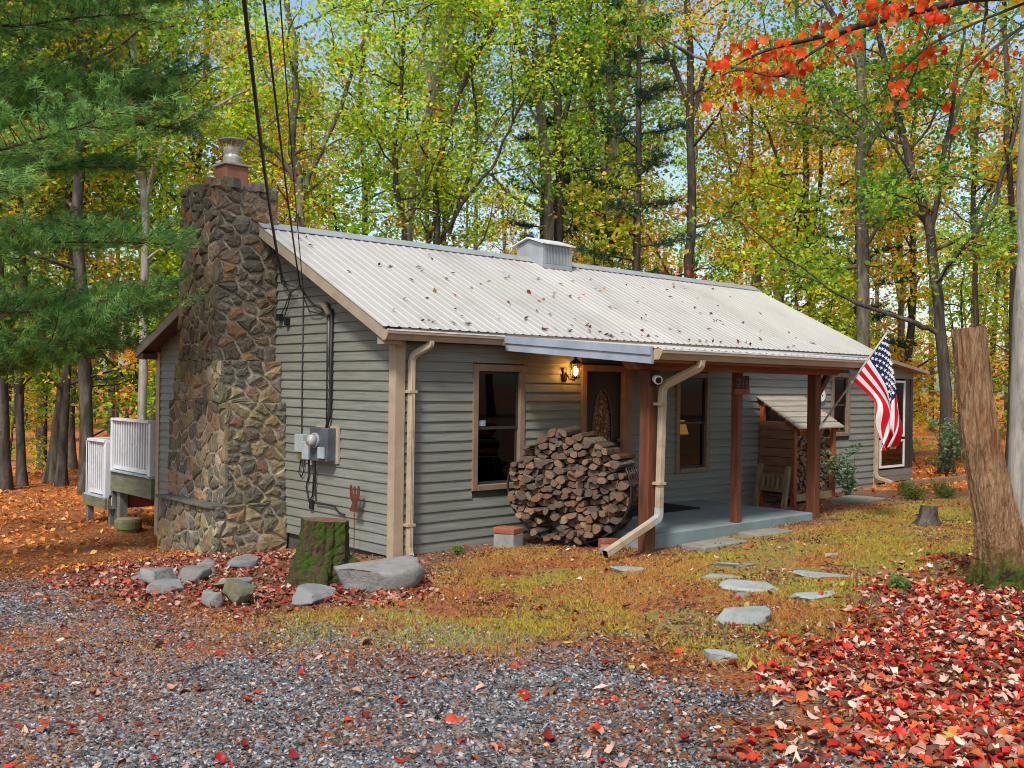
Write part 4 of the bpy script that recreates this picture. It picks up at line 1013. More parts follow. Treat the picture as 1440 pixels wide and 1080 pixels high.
def rail(x0, y0, x1, y1, zb, zt, n):
    G().bar((x0, y0, zt), (x1, y1, zt), .14, .04).build('top_rail', M_RAIL, dk)
    G().bar((x0, y0, zb), (x1, y1, zb), .04, .07).build('bottom_rail', M_RAIL, dk)
    for i in range(n):
        t = (i+.5)/n; x, y = x0+(x1-x0)*t, y0+(y1-y0)*t
        G().box(x-.022, x+.022, y-.022, y+.022, zb+.036, zt-.021).build('baluster', M_RAIL, dk)
    for t in (0, 1):
        x, y = x0+(x1-x0)*t, y0+(y1-y0)*t; G().box(x-.048, x+.048, y-.048, y+.048, zb-.1, zt-.022).build('rail_post', M_RAIL, dk)
rail(-.06, 6.78, -.06, 8.42, .47, 1.31, 15)
# lower landing
G().box(-.16, .6, 8.55, 9.6, -.12, -.09).build('landing_board', M_DECK, dk); G().box(-.17, -.13, 8.53, 9.6, -.3, -.125).build('rim_board', M_RIM, dk); G().box(-.129, .6, 8.49, 8.53, -.3, -.125).build('rim_board', M_RIM, dk)
rail(-.10, 8.62, -.10, 9.45, -.03, .90, 8); rail(-.10, 9.5, .3, 9.5, -.03, .90, 4); rail(.02, 8.6, .55, 8.6, -.03, .90, 5)
for (x, y) in ((-.13, 9.5), (-.06, 8.6), (.3, 9.5)): G().box(x, x+.1, y-.05, y+.05, gzs(x, y)-.05, -.126).build('deck_post', M_DPOST, dk)
G().box(-.06, .0, 8.46, 8.52, -.3, .2).build('stair_string', M_DPOST, dk)
# under the deck
tr = thing('utility_trailer', 'dark red trailer frame with black plate parked under the deck', 'trailer', (.5, 8.0, gzs(.5, 8)))
M_REDP = M('red_paint', S(140,24,30), S(104,18,24), 5, .5, spec=.5)
zt_ = gzs(.5, 8.0)
G().bar((.0, 8.55, zt_+.42), (2.2, 7.6, zt_+.42), .1, .22).build('frame', M_REDP, tr); G().box(-.1, .12, 8.5, 8.52, zt_+.3, zt_+.52).build('plate', M_BLACK, tr)
for dx in (0, .09): G().box(-.07+dx, -.03+dx, 8.485, 8.499, zt_+.34, zt_+.48).build('plate_mark', M_WHITE, tr)
G().tube([(.9, 8.0, zt_+.22), (1.0, 7.95, zt_+.22)], .22, 18).build('wheel', M_RUBBER, tr); G().box(.0, .1, 8.45, 8.55, zt_, zt_+.3).build('jack', M_GREYM, tr)
pt = thing('planter_tub', 'round mossy green tub standing on the leaves by the deck', 'planter', (-.15, 7.5, gzs(-.15, 7.5)))
M_TUB = M('mossy_tub', S(130,132,84), S(104,104,66), 7, .85, .2, 30)
G().lathe([(.17, 0), (.18, .06), (.215, .08), (.225, .2), (.215, .235)], (-.15, 7.5, gzs(-.15, 7.5)-.01), 22).build('tub', M_TUB, pt, smooth=False); G().lathe([(.19, .0), (.19, .01), (.05, .03)], (-.15, 7.5, gzs(-.15, 7.5)+.225), 18).build('lid', M('tub_lid', S(170,150,120), S(140,120,96), 8, .85), pt)

# --- low timber edging by the sun room, grey pebble patch under the eaves
tag(G().bar((11.15, -.6, gzs(11.2, -.6)+.05), (13.4, -1.15, gzs(13.4, -1.15)+.04), .12, .13).build('landscape_timber', M_OLDW, None, org=(11.9, -.8, gzs(12, -.8))), 'long weathered timber lying on the ground by the sun room', 'timber')

# --- rocks
rock('boulder', 'large flat-topped grey boulder in front of the cabin corner', 'boulder', -1.48, -1.53, .60, .40, .27, 3, M_ROCK, .12, -.72, (.04, -.05))
rock('mossy_rock', 'squat block-shaped mossy rock among the pale leaves', 'rock', -2.62, -1.42, .17, .15, .17, 8, stone_mat('moss_rock', [(0, S(98,98,84)), (1, S(112,112,96))], .95), .0, .3, (.1, .15))
RK = [(-2.78,-.05,.27,.18,.15,1.0,'angular blue-grey rock left of the mossy rock, nearest the gravel'), (-2.45,.02,.22,.15,.13,.4,'jagged grey rock just right of the angular blue-grey rock'), (-2.85,-.45,.22,.18,.07,.1,'low flat slate stone at the left end of the rocks'),
      (-1.52,.72,.27,.19,.11,.7,'rounded pinkish-grey rock between the chimney and the stump'), (-1.85,.95,.25,.15,.09,.2,'low grey rock in front of the chimney base'), (-2.15,-1.85,.27,.2,.1,.9,'flat slate rock in front of the mossy stump'), (-2.3,-.6,.2,.12,.08,.4,'half-buried slate rock in the leaves behind the mossy rock'),
      (-2.85,-1.3,.12,.1,.1,1.4,'small grey rock touching the mossy rock'), (-2.1,.45,.2,.14,.07,2.0,'thin slab rock lying before the chimney'), (-2.75,.45,.15,.13,.06,.5,'small flat rock at the far left of the leaves'), (-2.55,.75,.16,.1,.06,.9,'small slate rock left of the chimney base')]
for i, (x, y, a, b, c, rz, lb) in enumerate(RK): rock('rock', lb, 'rock', x, y, a, b, c, 60+i, M_ROCK, .12, rz, (.05*(i % 3), -.06*(i % 2)), 'rocks round the stump')
FS = [(.78,-4.38,.34,.26,.05,-.7,'broad pale stepping stone with a red leaf on it'), (-.49,-5.12,.28,.15,.1,-.6,'humped pale stone at the edge of the leaves'), (1.74,-4.5,.36,.17,.045,-.8,'flat pale stone near the dead trunk'), (.69,-4.98,.3,.12,.045,-.2,'narrow pale flat stone below the flat stone'),
      (1.05,-3.85,.26,.14,.04,-.5,'small flat stone left of the broad stepping stone'), (-1.61,-5.72,.1,.09,.05,0,'little grey stone beside the gravel'), (.81,-2.85,.2,.12,.05,-.4,'low grey stone in front of the spout end'), (1.74,-3.5,.24,.1,.035,-.7,'thin flat stone in the moss, farthest of the path'), (2.85,-3.9,.13,.09,.03,.3,'tiny white stone in the moss'), (.35,-4.55,.1,.08,.03,.3,'small pale chip below the broad stepping stone')]
for i, (x, y, a, b, c, rz, lb) in enumerate(FS): rock('stepping_stone', lb, 'stone', x, y, a, b, c, 90+i, M_FLAT, .42, rz, (0, 0), 'flat stones in the yard', 10)
for i, (x, y, sx, sy, rz, lb) in enumerate(((2.85, -2.42, .85, .34, .02, 'long concrete step slab along the porch front, nearer one'), (4.0, -2.36, .7, .34, -.05, 'concrete step slab along the porch front, farther one'), (8.2, -1.3, .8, .6, .1, 'grey stone slab in front of the wood store'))):
    q = G().box(-sx/2, sx/2, -sy/2, sy/2, -.06, .035); o = q.build('step_slab', M('step_concrete%d' % i, S(138,134,122), S(112,110,98), 4, .9, .3, 40), bevel=.015); o.location = (x, y, gzs(x, y)+.015); o.rotation_euler = (0, 0, rz); tag(o, lb, 'step')

# --- stumps and the dead trunk
def trunk_np(path, radii, k, rs, rough=.06, lobes=0, lobe_h=.4, lobe_a=.5, nb=None):
    P = np.array(path, float); Rr = np.array(radii, float); n = nb or len(P)
    tt = np.linspace(0, len(P)-1, n); ii = np.minimum(tt.astype(int), len(P)-2); f = (tt-ii)[:, None]
    PP = P[ii]*(1-f)+P[ii+1]*f; RR = (Rr[ii]*(1-f[:, 0])+Rr[ii+1]*f[:, 0])
    V = ring_tube(PP, RR, k); a = np.arange(k)*2*math.pi/k; h = PP[:, 2]-PP[0, 2]
    nz = np.stack([fbm(a*2.2+9+np.sin(a)*0, np.full(k, hh*1.7)+rs.rand()*.1, 3) for hh in h])-.5
    nz[:, -1] = nz[:, 0]*.5+nz[:, -2]*.5
    lob = np.zeros((n, k))
    if lobes: lob = np.exp(-h/lobe_h)[:, None]*lobe_a*(.5+.5*np.cos(a*lobes+1.3*np.sin(a)+.6))[None]**1.5
    rid = np.abs(np.sin(a*9+4*fbm(a*1.5, a*0+2, 2)))[None]*(.6+.8*fbm(np.repeat(h[:, None], k, 1)*5, np.repeat(a[None], n, 0)*3, 3)); fac = 1+rough*4*nz+lob+rough*(rs.rand(n, k)-.5)+rough*1.3*(rid-.5)
    V = PP[:, None]+(V-PP[:, None])*fac[..., None]
    return V
def trunk_obj(name, V, mats, parent=None, org=(0, 0, 0), capmat=1):
    n, k, _ = V.shape; q = G(); fs = [(i*k+j, i*k+(j+1) % k, (i+1)*k+(j+1) % k, (i+1)*k+j) for i in range(n-1) for j in range(k)]
    q.add(V.reshape(-1, 3), fs, 0); top = V[-1]; c = top.mean(0)
    ring2 = c+(top-c)*.5
    q.add(list(top)+list(ring2)+[c-[0, 0, .01]], [(j, (j+1) % k, k+(j+1) % k, k+j) for j in range(k)]+[(k+j, k+(j+1) % k, 2*k) for j in range(k)], capmat)
    return q.build(name, mats, parent, org=org, smooth=False)
def moss_mat(name, bark1, bark2, mossc, lo, hi):
    k = Nodes(name); g_ = k.geo(); n = k.noise(g_, 6, 8, .7); n2 = k.noise(k.geo((1, 1, .3)), 22, 7, .7)
    b = k.ramp(n2, [(.35, bark1), (.65, bark2)]); m = k.ramp(k.noise(g_, 40, 5, .7), [(.3, mossc), (.7, tuple(c*1.9 for c in mossc[:3])+(1,))])
    col = k.mix(k.ramp(n, [(lo, (0, 0, 0)), (hi, (1, 1, 1))]), b, m)
    return k.fin(k.bsdf(col, .95, 0, .1, k.math('ADD', n2, k.noise(g_, 60, 5, .7)), .9, .03))
M_MOSSB = moss_mat('mossy_bark', S(58,46,36), S(92,76,60), S(50,66,22), .43, .55)
M_CUT = M('weathered_cut', S(120,86,66), S(84,60,46), 14, .9, .5, 40)
rs = np.random.RandomState(4); sx_, sy_ = -1.50, -.90; sz_ = gzs(sx_, sy_)
st = thing('mossy_stump', 'moss-covered tree stump with leaves at its foot by the boulder', 'tree stump', (sx_, sy_, sz_))
V = trunk_np([(sx_-.03, sy_+.0, sz_-.08), (sx_-.03, sy_, sz_+.12), (sx_, sy_, sz_+.32), (sx_+.02, sy_, sz_+.62)], [.35, .285, .25, .228], 52, rs, .075, 5, .15, .5, 26)
trunk_obj('trunk', V, [M_MOSSB, M_CUT], st, capmat=1)
for i, (dx, dy, ex, ey, w) in enumerate(((.2, -.18, .5, -.36, .12), (.26, .1, .55, .25, .09), (-.14, -.2, -.24, -.42, .09))):
    G().tube([(sx_+dx*.6, sy_+dy*.6, sz_+.2), (sx_+dx*1.3, sy_+dy*1.3, sz_+.12), (sx_+ex, sy_+ey, sz_-.05)], [w, w*.8, w*.4], 9).build('root', M_MOSSB, st, smooth=True)
ss = thing('small_stump', 'small grey weathered stump in the mossy yard', 'tree stump', (5.93, -3.52, gzs(5.93, -3.52)))
V = trunk_np([(5.93, -3.52, gzs(5.93, -3.52)-.05), (5.93, -3.52, gzs(5.93, -3.52)+.08), (5.94, -3.52, gzs(5.93, -3.52)+.24)], [.2, .125, .1], 22, rs, .08, 4, .08, .5, 9)
trunk_obj('trunk', V, [M_BARK_D, M_CUT], ss)
dz = gzs(2.1, -5.85); dt = thing('dead_trunk', 'leaning dead tree trunk cut flat, with reddish peeled wood and mossy foot', 'tree trunk', (2.1, -5.85, dz))
def peel():
    k = Nodes('peeled_wood'); v = k.geo((1, 1, .18)); n = k.noise(v, 20, 9, .78, 1.2); g_ = k.geo()
    col = k.ramp(n, [(.32, S(66,50,38)), (.44, S(136,102,74)), (.56, S(172,138,106)), (.7, S(196,172,144))])
    col = k.mix(k.ramp(k.noise(k.geo((1, 1, .4)), 3.0, 6, .6), [(.5, (0, 0, 0)), (.66, (.75, .75, .75))]), col, k.ramp(n, [(.35, S(80,44,28)), (.6, S(150,88,50))]))
    sep = k.n('ShaderNodeSeparateXYZ'); k.l(g_, sep.inputs[0])
    hh = k.math('ADD', sep.outputs[2], k.math('MULTIPLY', k.noise(g_, 4, 6, .7), -.9))
    ms = k.ramp(hh, [(.02, (1, 1, 1)), (.22, (0, 0, 0))])
    mossy = k.ramp(k.noise(g_, 12, 7, .7), [(.35, S(54,48,38)), (.5, S(74,84,34)), (.65, S(104,112,48))])
    col = k.mix(ms, col, mossy)
    return k.fin(k.bsdf(col, .9, 0, .12, n, 1.0, .06))
lean = np.array([RT[0], RT[1], 0])
path = [np.array([2.1, -5.85, dz-.1])+lean*.17, np.array([2.1, -5.85, dz+.25])+lean*.13, np.array([2.1, -5.85, dz+.6])+lean*.06, np.array([2.1, -5.85, dz+1.3])-lean*.09, np.array([2.1, -5.85, dz+2.24])-lean*.20]
V = trunk_np(path, [.26, .205, .165, .150, .136], 84, rs, .065, 5, .24, .75, 74)
trunk_obj('trunk', V, [peel(), M_CUT], dt)

# ================================================================== VEGETATION
def leaf_mat(name, trans=.42, rough=.55, tint=True):
    k = Nodes(name); a = k.n('ShaderNodeAttribute', attribute_name='col').outputs['Color']
    if tint:
        oi = k.n('ShaderNodeObjectInfo'); a = k.mix(1.0, a, oi.outputs['Color'], 'MULTIPLY')
    p = k.bsdf(a, rough, 0, .25); t = k.n('ShaderNodeBsdfTranslucent'); k.l(a, t.inputs[0])
    mx = k.n('ShaderNodeMixShader'); mx.inputs[0].default_value = trans
    k.l(p.outputs[0], mx.inputs[1]); k.l(t.outputs[0], mx.inputs[2]); return k.fin(mx)
M_LEAF = leaf_mat('tree_leaves', .6); M_NEEDLE = leaf_mat('pine_needles', .45, .6); M_LITTER = leaf_mat('fallen_leaves', .12, .6, False)
def lin(*c): return np.array(S(*c)[:3])
def unit(v): return v/(np.linalg.norm(v, axis=-1, keepdims=True)+1e-9)
def pick(pal, n, rng, jit=.18):
    cols = np.array([lin(*c[1]) for c in pal]); w = np.array([c[0] for c in pal], float); w /= w.sum()
    return cols[rng.choice(len(cols), n, p=w)]*(1+(rng.rand(n, 1)-.5)*2*jit)
def leaf_cards(Ct, size, col, rng, upb=.9, droop=.35, wid=.62):
    n = len(Ct); a = unit(rng.randn(n, 3)*[1, 1, .5]-[0, 0, droop]); nn = unit(rng.randn(n, 3)+[0, 0, upb])
    b = unit(np.cross(nn, a)); nn = np.cross(a, b); s = np.asarray(size).reshape(-1, 1)
    base, tip = Ct-a*s*.5, Ct+a*s*.5-nn*s*.1
    L, Rr = Ct+b*s*wid*.5+nn*s*.09-a*s*.05, Ct-b*s*wid*.5+nn*s*.09-a*s*.05
    V = np.stack([base, Rr, tip, L], 1).reshape(-1, 3); F = np.arange(4*n).reshape(n, 4)
    return V, F, np.repeat(col, 4, 0)
class Tubes:
    def __init__(s): s.V = []; s.F = []; s.n = 0
    def add(s, P, Rr, k):
        P = np.asarray(P, float); V = ring_tube(P, np.asarray(Rr, float), k); n = len(P)
        i = np.arange(n-1)[:, None]*k; j = np.arange(k)[None]; j2 = (j+1) % k
        F = np.stack([i+j, i+j2, i+k+j2, i+k+j], -1).reshape(-1, 4)+s.n
        s.V.append(V.reshape(-1, 3)); s.F.append(F); s.n += n*k
    def get(s): return np.concatenate(s.V), np.concatenate(s.F)
def curve(p, d, L, rng, n=5, bend=.25, lift=.0):
    P = [np.array(p, float)]; d = unit(np.array(d, float))
    for i in range(n-1):
        d = unit(d+rng.randn(3)*bend*.5+np.array([0, 0, lift])); P.append(P[-1]+d*L/(n-1))
    return np.array(P)
def resample(P, n):
    P = np.asarray(P, float); t = np.linspace(0, len(P)-1, n); out = []
    for x in t: out.append(catm([tuple(p) for p in P], x/(len(P)-1)))
    return np.array(out)
GREENS = [(4, (158,182,44)), (3, (128,160,40)), (2.5, (184,190,56)), (1.6, (98,136,40)), (.9, (206,180,56)), (.12, (212,128,44))]
YELLOW = [(3, (186,186,52)), (3, (206,172,48)), (2, (160,168,46)), (1.6, (214,146,44)), (.8, (204,104,40)), (1, (120,146,44))]
DEEP = [(4, (86,128,44)), (3, (110,148,46)), (2, (132,160,50)), (1, (66,104,44)), (.6, (172,168,56)), (.25, (196,120,46))]
ORANGE = [(3, (214,132,40)), (2.2, (206,160,48)), (2, (190,84,36)), (1, (168,170,54)), (1, (176,52,34))]
def make_tree(seed, paths, r0, pal, z0, nl, spread, cl, leafn, leafs, limb_up=.55, sigma=.42, ksides=9, twigk=3):
    """paths: trunk and forks as 3D polylines (local). returns wood V,F and leaves V,F,col"""
    rng = np.random.RandomState(seed); T = Tubes(); cent = []
    trunks = []
    for i, P in enumerate(paths):
        P = resample(P, max(6, 3*len(P))); h = P[:, 2]
        if i == 0:
            ra = r0*(1-.62*np.linspace(0, 1, len(P))); ra[0] *= 1.5; ra[1] *= 1.12
        else: ra = r0*.55*(1-.75*np.linspace(0, 1, len(P)))
        P = P+rng.randn(*P.shape)*.02*np.clip(h/3, 0, 1)[:, None]
        T.add(P, np.maximum(ra, .012), ksides if i == 0 else 7); trunks.append((P, ra))
    for ti, (P, ra) in enumerate(trunks):
        n_l = nl if ti == 0 else max(3, nl//2)
        for i in range(n_l):
            t = (i+rng.rand())/n_l; j = t*(len(P)-1); a = int(j); f = j-a; p = P[a]*(1-f)+P[min(a+1, len(P)-1)]*f
            if p[2] < z0: 
                continue
            rr = ra[min(a, len(ra)-1)]; az = i*2.4+rng.rand()*1.2+seed
            up = limb_up*(.5+rng.rand())
            L = spread*(.55+.6*rng.rand())*(1.05-.5*t if ti == 0 else .75)
            C1 = curve(p, (math.cos(az), math.sin(az), up), L, rng, 6, .35, .06)
            T.add(C1, np.linspace(max(rr*.42, .02), .010, 6), 5)
            for b in range(5):
                tb = .3+.7*(b+rng.rand()*.8)/5; jb = min(tb, .99)*5; q = C1[int(jb)]*(1-jb % 1)+C1[int(jb)+1]*(jb % 1)
                d = unit(C1[-1]-C1[0])+rng.randn(3)*[.75, .75, .45]
                C2 = curve(q, d, L*(.25+.25*rng.rand()), rng, 4, .35, .03); T.add(C2, np.linspace(.012, .004, 4), twigk)
                for c in range(cl): cent.append(C2[1+rng.randint(3)]+rng.randn(3)*.12)
            cent.append(C1[-1])
        cent.append(P[-1])
    cent = np.array(cent); k = leafn
    zone = fbm(cent[:, 0]*.8+seed, cent[:, 2]*.8+cent[:, 1]*.6, 2)
    Ct = np.repeat(cent, k, 0)+rng.randn(len(cent)*k, 3)*[sigma, sigma, sigma*.55]
    col = pick(pal, len(Ct), rng, .15)*np.repeat(1.15+.8*zone, k)[:, None]
    warm = np.repeat((rng.rand(len(cent)) < (.10 if pal is not GREENS and pal is not DEEP else .025)), k)
    col[warm] = pick(ORANGE, warm.sum(), rng)
    LV = leaf_cards(Ct, leafs*(.6+.8*rng.rand(len(Ct))), col, rng)
    return T.get(), LV
def tree_thing(name, label, cat, x, y, wood, leaves, bark, group=None, z=None, rz=0, sc=1.0, tint=None, crown='crown'):
    o = thing(name, label, cat, (x, y, (gzs(x, y) if z is None else z)-.03), group); o.rotation_euler = (0, 0, rz); o.scale = (sc, sc, sc)
    link('trunk', wood, o); c = link(crown, leaves, o)
    if tint: c.color = (*tint, 1)
    return o
def straight(rng, h, lean=.25, n=6):
    P = [(0, 0, 0)]; x = y = 0
    for i in range(1, n+1): x += rng.randn()*lean*.5; y += rng.randn()*lean*.5; P.append((x, y, h*i/n))
    return P
# trees that can be told apart: base x, y, trunk radius, trunk and forks as (sideways, height)
TREES = {
    'T1': (2.77, 14.22, 0.119, [[(0.0, 0.0), (0.0, 0.81), (0.02, 4.56), (0.0, 6.77), (-0.12, 8.04), (-0.2, 9.15), (-0.34, 11.02)], [(0.05, 7.02), (0.37, 8.17), (0.94, 8.86), (1.57, 9.17)]], 'p', GREENS, 'pale grey forked tree standing left behind the chimney'),
    'T2': (6.07, 12.57, 0.133, [[(0.0, 0.0), (0.0, 4.62), (-0.02, 6.75), (-0.07, 7.55), (-0.27, 8.69), (-0.19, 10.38), (-0.44, 12.06)], [(0.05, 7.42), (0.51, 8.44), (0.9, 9.24), (1.4, 10.76), (1.93, 11.74)], [(-0.16, 7.63), (-0.64, 8.25), (-1.08, 8.51)]], 'g', GREENS, 'grey forked tree rising right of the chimney behind the roof ridge'),
    'T3': (9.51, 14.86, 0.093, [[(0.0, 0.0), (0.0, 6.8), (-0.06, 8.75), (-0.23, 10.5), (-0.12, 12.35), (0.02, 13.58)], [(0.06, 8.24), (0.39, 9.48), (0.6, 11.12)]], 'd', GREENS, 'slim tree second right of the chimney behind the ridge'),
    'T4': (9.23, 12.41, 0.134, [[(0.0, 0.0), (0.0, 5.92), (0.1, 7.65), (0.38, 9.18), (0.71, 10.72), (0.98, 12.06), (1.13, 13.41)], [(0.61, 10.34), (0.33, 11.67), (0.4, 13.01)], [(0.78, 11.01), (1.32, 11.88), (1.51, 12.84)]], 'p', GREENS, 'pale bare-topped tree leaning right above the middle of the ridge'),
    'T5': (8.28, 11.24, 0.081, [[(0.0, 0.0), (0.0, 6.01), (-0.25, 7.36), (-0.27, 8.62), (-0.16, 9.89), (-0.13, 11.16), (-0.02, 12.43)], [(-0.25, 8.35), (0.02, 9.26), (-0.13, 10.25)]], 'd', GREENS, 'dark sinuous tree just left of the pale leaning tree'),
    'T6': (9.19, 11.09, 0.101, [[(0.0, 0.0), (0.0, 5.98), (-0.04, 7.64), (0.22, 9.02), (0.61, 10.23), (1.11, 11.34)], [(0.11, 6.17), (0.66, 7.19), (1.35, 7.97), (1.71, 8.68), (2.18, 9.7)], [(0.29, 6.44), (0.88, 8.2), (0.98, 9.31), (0.79, 10.97), (0.88, 12.26)]], 'd', GREENS, 'dark tree spreading into several stems left of the roof vent'),
    'T7': (12.72, 10.59, 0.169, [[(0.0, 0.0), (0.0, 6.23), (-0.08, 8.41), (-0.32, 10.39), (-0.79, 11.78), (-1.05, 12.96)], [(-0.32, 10.39), (-0.46, 11.98), (-0.4, 13.17)]], 'g', DEEP, 'thick left trunk of the close pair behind the roof vent'),
    'T7b': (13.22, 10.67, 0.151, [[(0.0, 0.0), (0.0, 6.28), (0.0, 8.9), (-0.14, 11.11), (-0.26, 12.92), (-0.26, 13.93)], [(-0.06, 9.5), (0.34, 10.92), (0.64, 12.33)]], 'd', DEEP, 'darker right trunk of the close pair behind the roof vent'),
    'T8': (14.68, 10.16, 0.144, [[(0.0, 0.0), (0.0, 5.75), (0.04, 7.8), (0.14, 9.66), (-0.02, 11.5), (-0.1, 13.56)], [(0.1, 8.83), (0.43, 10.48), (0.7, 12.34)], [(0.02, 8.22), (-0.33, 9.65), (-0.53, 11.29)]], 'g', GREENS, 'forking grey tree right of the roof vent'),
    'T10': (15.66, 7.92, 0.149, [[(0.0, 0.0), (0.0, 5.24), (0.0, 7.63), (-0.04, 10.01), (-0.12, 11.99), (-0.2, 13.58)], [(-0.04, 9.81), (0.44, 11.4), (0.83, 12.6)], [(-0.06, 10.21), (-0.56, 11.59), (-1.05, 12.58)]], 'd', YELLOW, 'straight dark tree behind the right end of the ridge'),
    'T11': (17.25, 5.12, 0.124, [[(0.0, 0.0), (0.0, 4.07), (0.0, 5.98), (-0.13, 7.32), (-0.17, 8.85), (-0.33, 10.95)], [(0.04, 6.36), (0.29, 7.71), (0.36, 9.05), (0.44, 10.58)], [(-0.04, 6.55), (-0.61, 7.69), (-1.0, 8.84)]], 'd', YELLOW, 'yellowing tree behind the sloping right edge of the roof'),
    'T12': (15.54, 2.62, 0.170, [[(0.0, 0.0), (0.0, 3.07), (-0.03, 5.71), (-0.1, 7.92), (-0.14, 10.3), (-0.17, 11.84)], [(-0.12, 7.92), (-0.58, 8.51), (-0.92, 9.19), (-1.6, 9.47), (-2.45, 9.59)], [(-0.05, 7.67), (0.44, 8.53), (1.04, 9.3), (1.63, 10.33)], [(-0.15, 9.71), (-0.58, 10.64), (-0.92, 11.31)]], 'g', DEEP, 'tall straight grey tree behind the flag with wide limbs'),
    'T13': (15.05, 0.36, 0.133, [[(0.0, 0.0), (-0.12, 2.9), (-0.36, 4.61), (-0.58, 5.86), (-0.98, 7.1), (-1.22, 8.03)], [(-0.31, 4.15), (0.19, 4.93), (0.81, 5.88), (1.12, 7.28)], [(-0.17, 3.06), (-0.67, 3.28), (-1.29, 3.51)], [(-0.47, 5.23), (-0.23, 6.64), (-0.05, 8.05)]], 'd', DEEP, 'dark leaning tree between the sun room and the dead trunk'),
    'T14': (18.56, 1.23, 0.080, [[(0.0, 0.0), (0.0, 1.0), (-0.02, 4.02), (-0.12, 6.67), (-0.02, 8.98), (0.09, 11.11)], [(-0.09, 6.32), (0.48, 7.57), (0.74, 8.81)]], 'd', YELLOW, 'slim dark tree rising behind the dead trunk'),
    'T15': (18.16, 0.24, 0.085, [[(0.0, 0.0), (0.02, 4.03), (-0.07, 6.92), (-0.2, 9.13), (-0.29, 11.17)]], 'd', YELLOW, 'slim dark tree left beside the pale trunk at the right edge'),
}
BK = dict(p=M_BARK_P, g=M_BARK, d=M_BARK_D)
hr = np.array([RT[0], RT[1]]); hr /= np.linalg.norm(hr); hf = np.array([FW[0], FW[1]]); hf /= np.linalg.norm(hf)
for i, (kx, (x, y, r0, br, bk, pal, lab)) in enumerate(TREES.items()):
    rng = np.random.RandomState(300+i); paths = []
    for bi, pl in enumerate(br):
        dep = (rng.rand()-.5)*1.6 if bi else 0
        z_0 = pl[0][1]; paths.append([(s*hr[0]+hf[0]*dep*(z-z_0)/3, s*hr[1]+hf[1]*dep*(z-z_0)/3, z) for s, z in pl])
        e = np.array(paths[-1][-1]); d = unit(e-np.array(paths[-1][-2])); paths[-1] += [tuple(e+d*1.3), tuple(e+d*2.2+[0, 0, .3])]
    W_, L_ = make_tree(500+i, paths, r0, pal, 3.9, 12, 2.9, 2, 31, .114, .4, .34)
    wm = npmesh('trunk', W_[0], W_[1], BK[bk], smooth=True); lm = npmesh('crown', *L_[:2], M_LEAF, col=L_[2])
    tree_thing('forest_tree', lab, 'tree', x, y, wm, lm, None)

# background trees: copies of a few built trees
protos = []
for i, (h, pal, z0, nl, sp, bk) in enumerate(((15, GREENS, 3.0, 22, 3.0, M_BARK), (17, DEEP, 4.0, 22, 3.4, M_BARK_D), (14, YELLOW, 2.6, 20, 2.8, M_BARK_D), (16, GREENS, 2.2, 24, 3.2, M_BARK_D), (13, YELLOW, 1.6, 22, 2.6, M_BARK))):
    rng = np.random.RandomState(900+i); P0 = straight(rng, h, .3)
    fork = [P0[3], tuple(np.array(P0[3])+[.5, .3, 1.6]), tuple(np.array(P0[3])+[1.0, .4, 3.6]), tuple(np.array(P0[3])+[1.3, .7, 6])]
    W_, L_ = make_tree(700+i, [P0, fork], .14, pal, z0, nl, sp, 2, 26, .132, .45, .36, 8)
    protos.append((npmesh('trunk', W_[0], W_[1], bk, smooth=True), npmesh('crown', *L_[:2], M_LEAF, col=L_[2])))
sap = []
for i, (h, pal, nl) in enumerate(((4.6, YELLOW, 16), (5.6, GREENS, 18), (3.8, ORANGE, 14), (6.4, DEEP, 18))):
    rng = np.random.RandomState(950+i)
    W_, L_ = make_tree(750+i, [straight(rng, h, .2)], .045, pal, .5, nl, 1.7, 2, 20, .115, .25, .28, 6)
    sap.append((npmesh('trunk', W_[0], W_[1], M_BARK_D, smooth=True), npmesh('crown', *L_[:2], M_LEAF, col=L_[2])))
EDGE = [(0.36,16.42,.221,'thick dark trunk at the left edge of the woods'), (0.98,17.2,.124,'grey trunk right of the thick trunk at the left edge'), (1.83,17.78,.166,'dark trunk crossing its neighbour, left one, beyond the needles'), (1.71,16.54,.142,'pale-footed trunk leaning against its dark neighbour beyond the needles'), (3.66,21.52,.138,'slim trunk halfway between the leaning pair and the deck'), (1.47,14.05,.179,'stout dark trunk just left of the white deck railing'), (4.45,18.11,.179,'grey trunk right above the deck railing')]
for i, (x, y, r, lab) in enumerate(EDGE):
    pw, pl = protos[(i*2+1) % 5]; tree_thing('woodland_tree', lab, 'tree', x, y, pw, pl, None, None, rz=i*1.3, sc=max(.8, min(1.12, .85*r/.135)), tint=(1, .95, .9))
rng = np.random.RandomState(77); placed = [(t[0], t[1]) for t in TREES.values()]+[(e[0], e[1]) for e in EDGE]
def spot(u, d): return    CP[0]+d*(hf[0]+(u-720)/FPX*hr[0]), CP[1]+d*(hf[1]+(u-720)/FPX*hr[1])
nb = 0
for tries in range(900):
    if nb >= 32: break
    d = 29+29*rng.rand()**.8; u = -120+1700*rng.rand(); x, y = spot(u, d)
    if -2 < x < 13.5 and y < 9.5: continue
    if any(math.hypot(x-a, y-b) < 2.3 for a, b in placed): continue
    placed.append((x, y)); nb += 1; k_ = rng.randint(5)
    tn = 1+(rng.rand(3)-.5)*.25
    if u > 1000: tn = tn*[1.05, .97, .85]
    tree_thing('background_tree', 'leafy tree standing deep in the woods behind the cabin', 'tree', x, y, *protos[k_], None, 'trees deep in the woods', rz=rng.rand()*6.28, sc=.8+.45*rng.rand(), tint=tuple(tn))
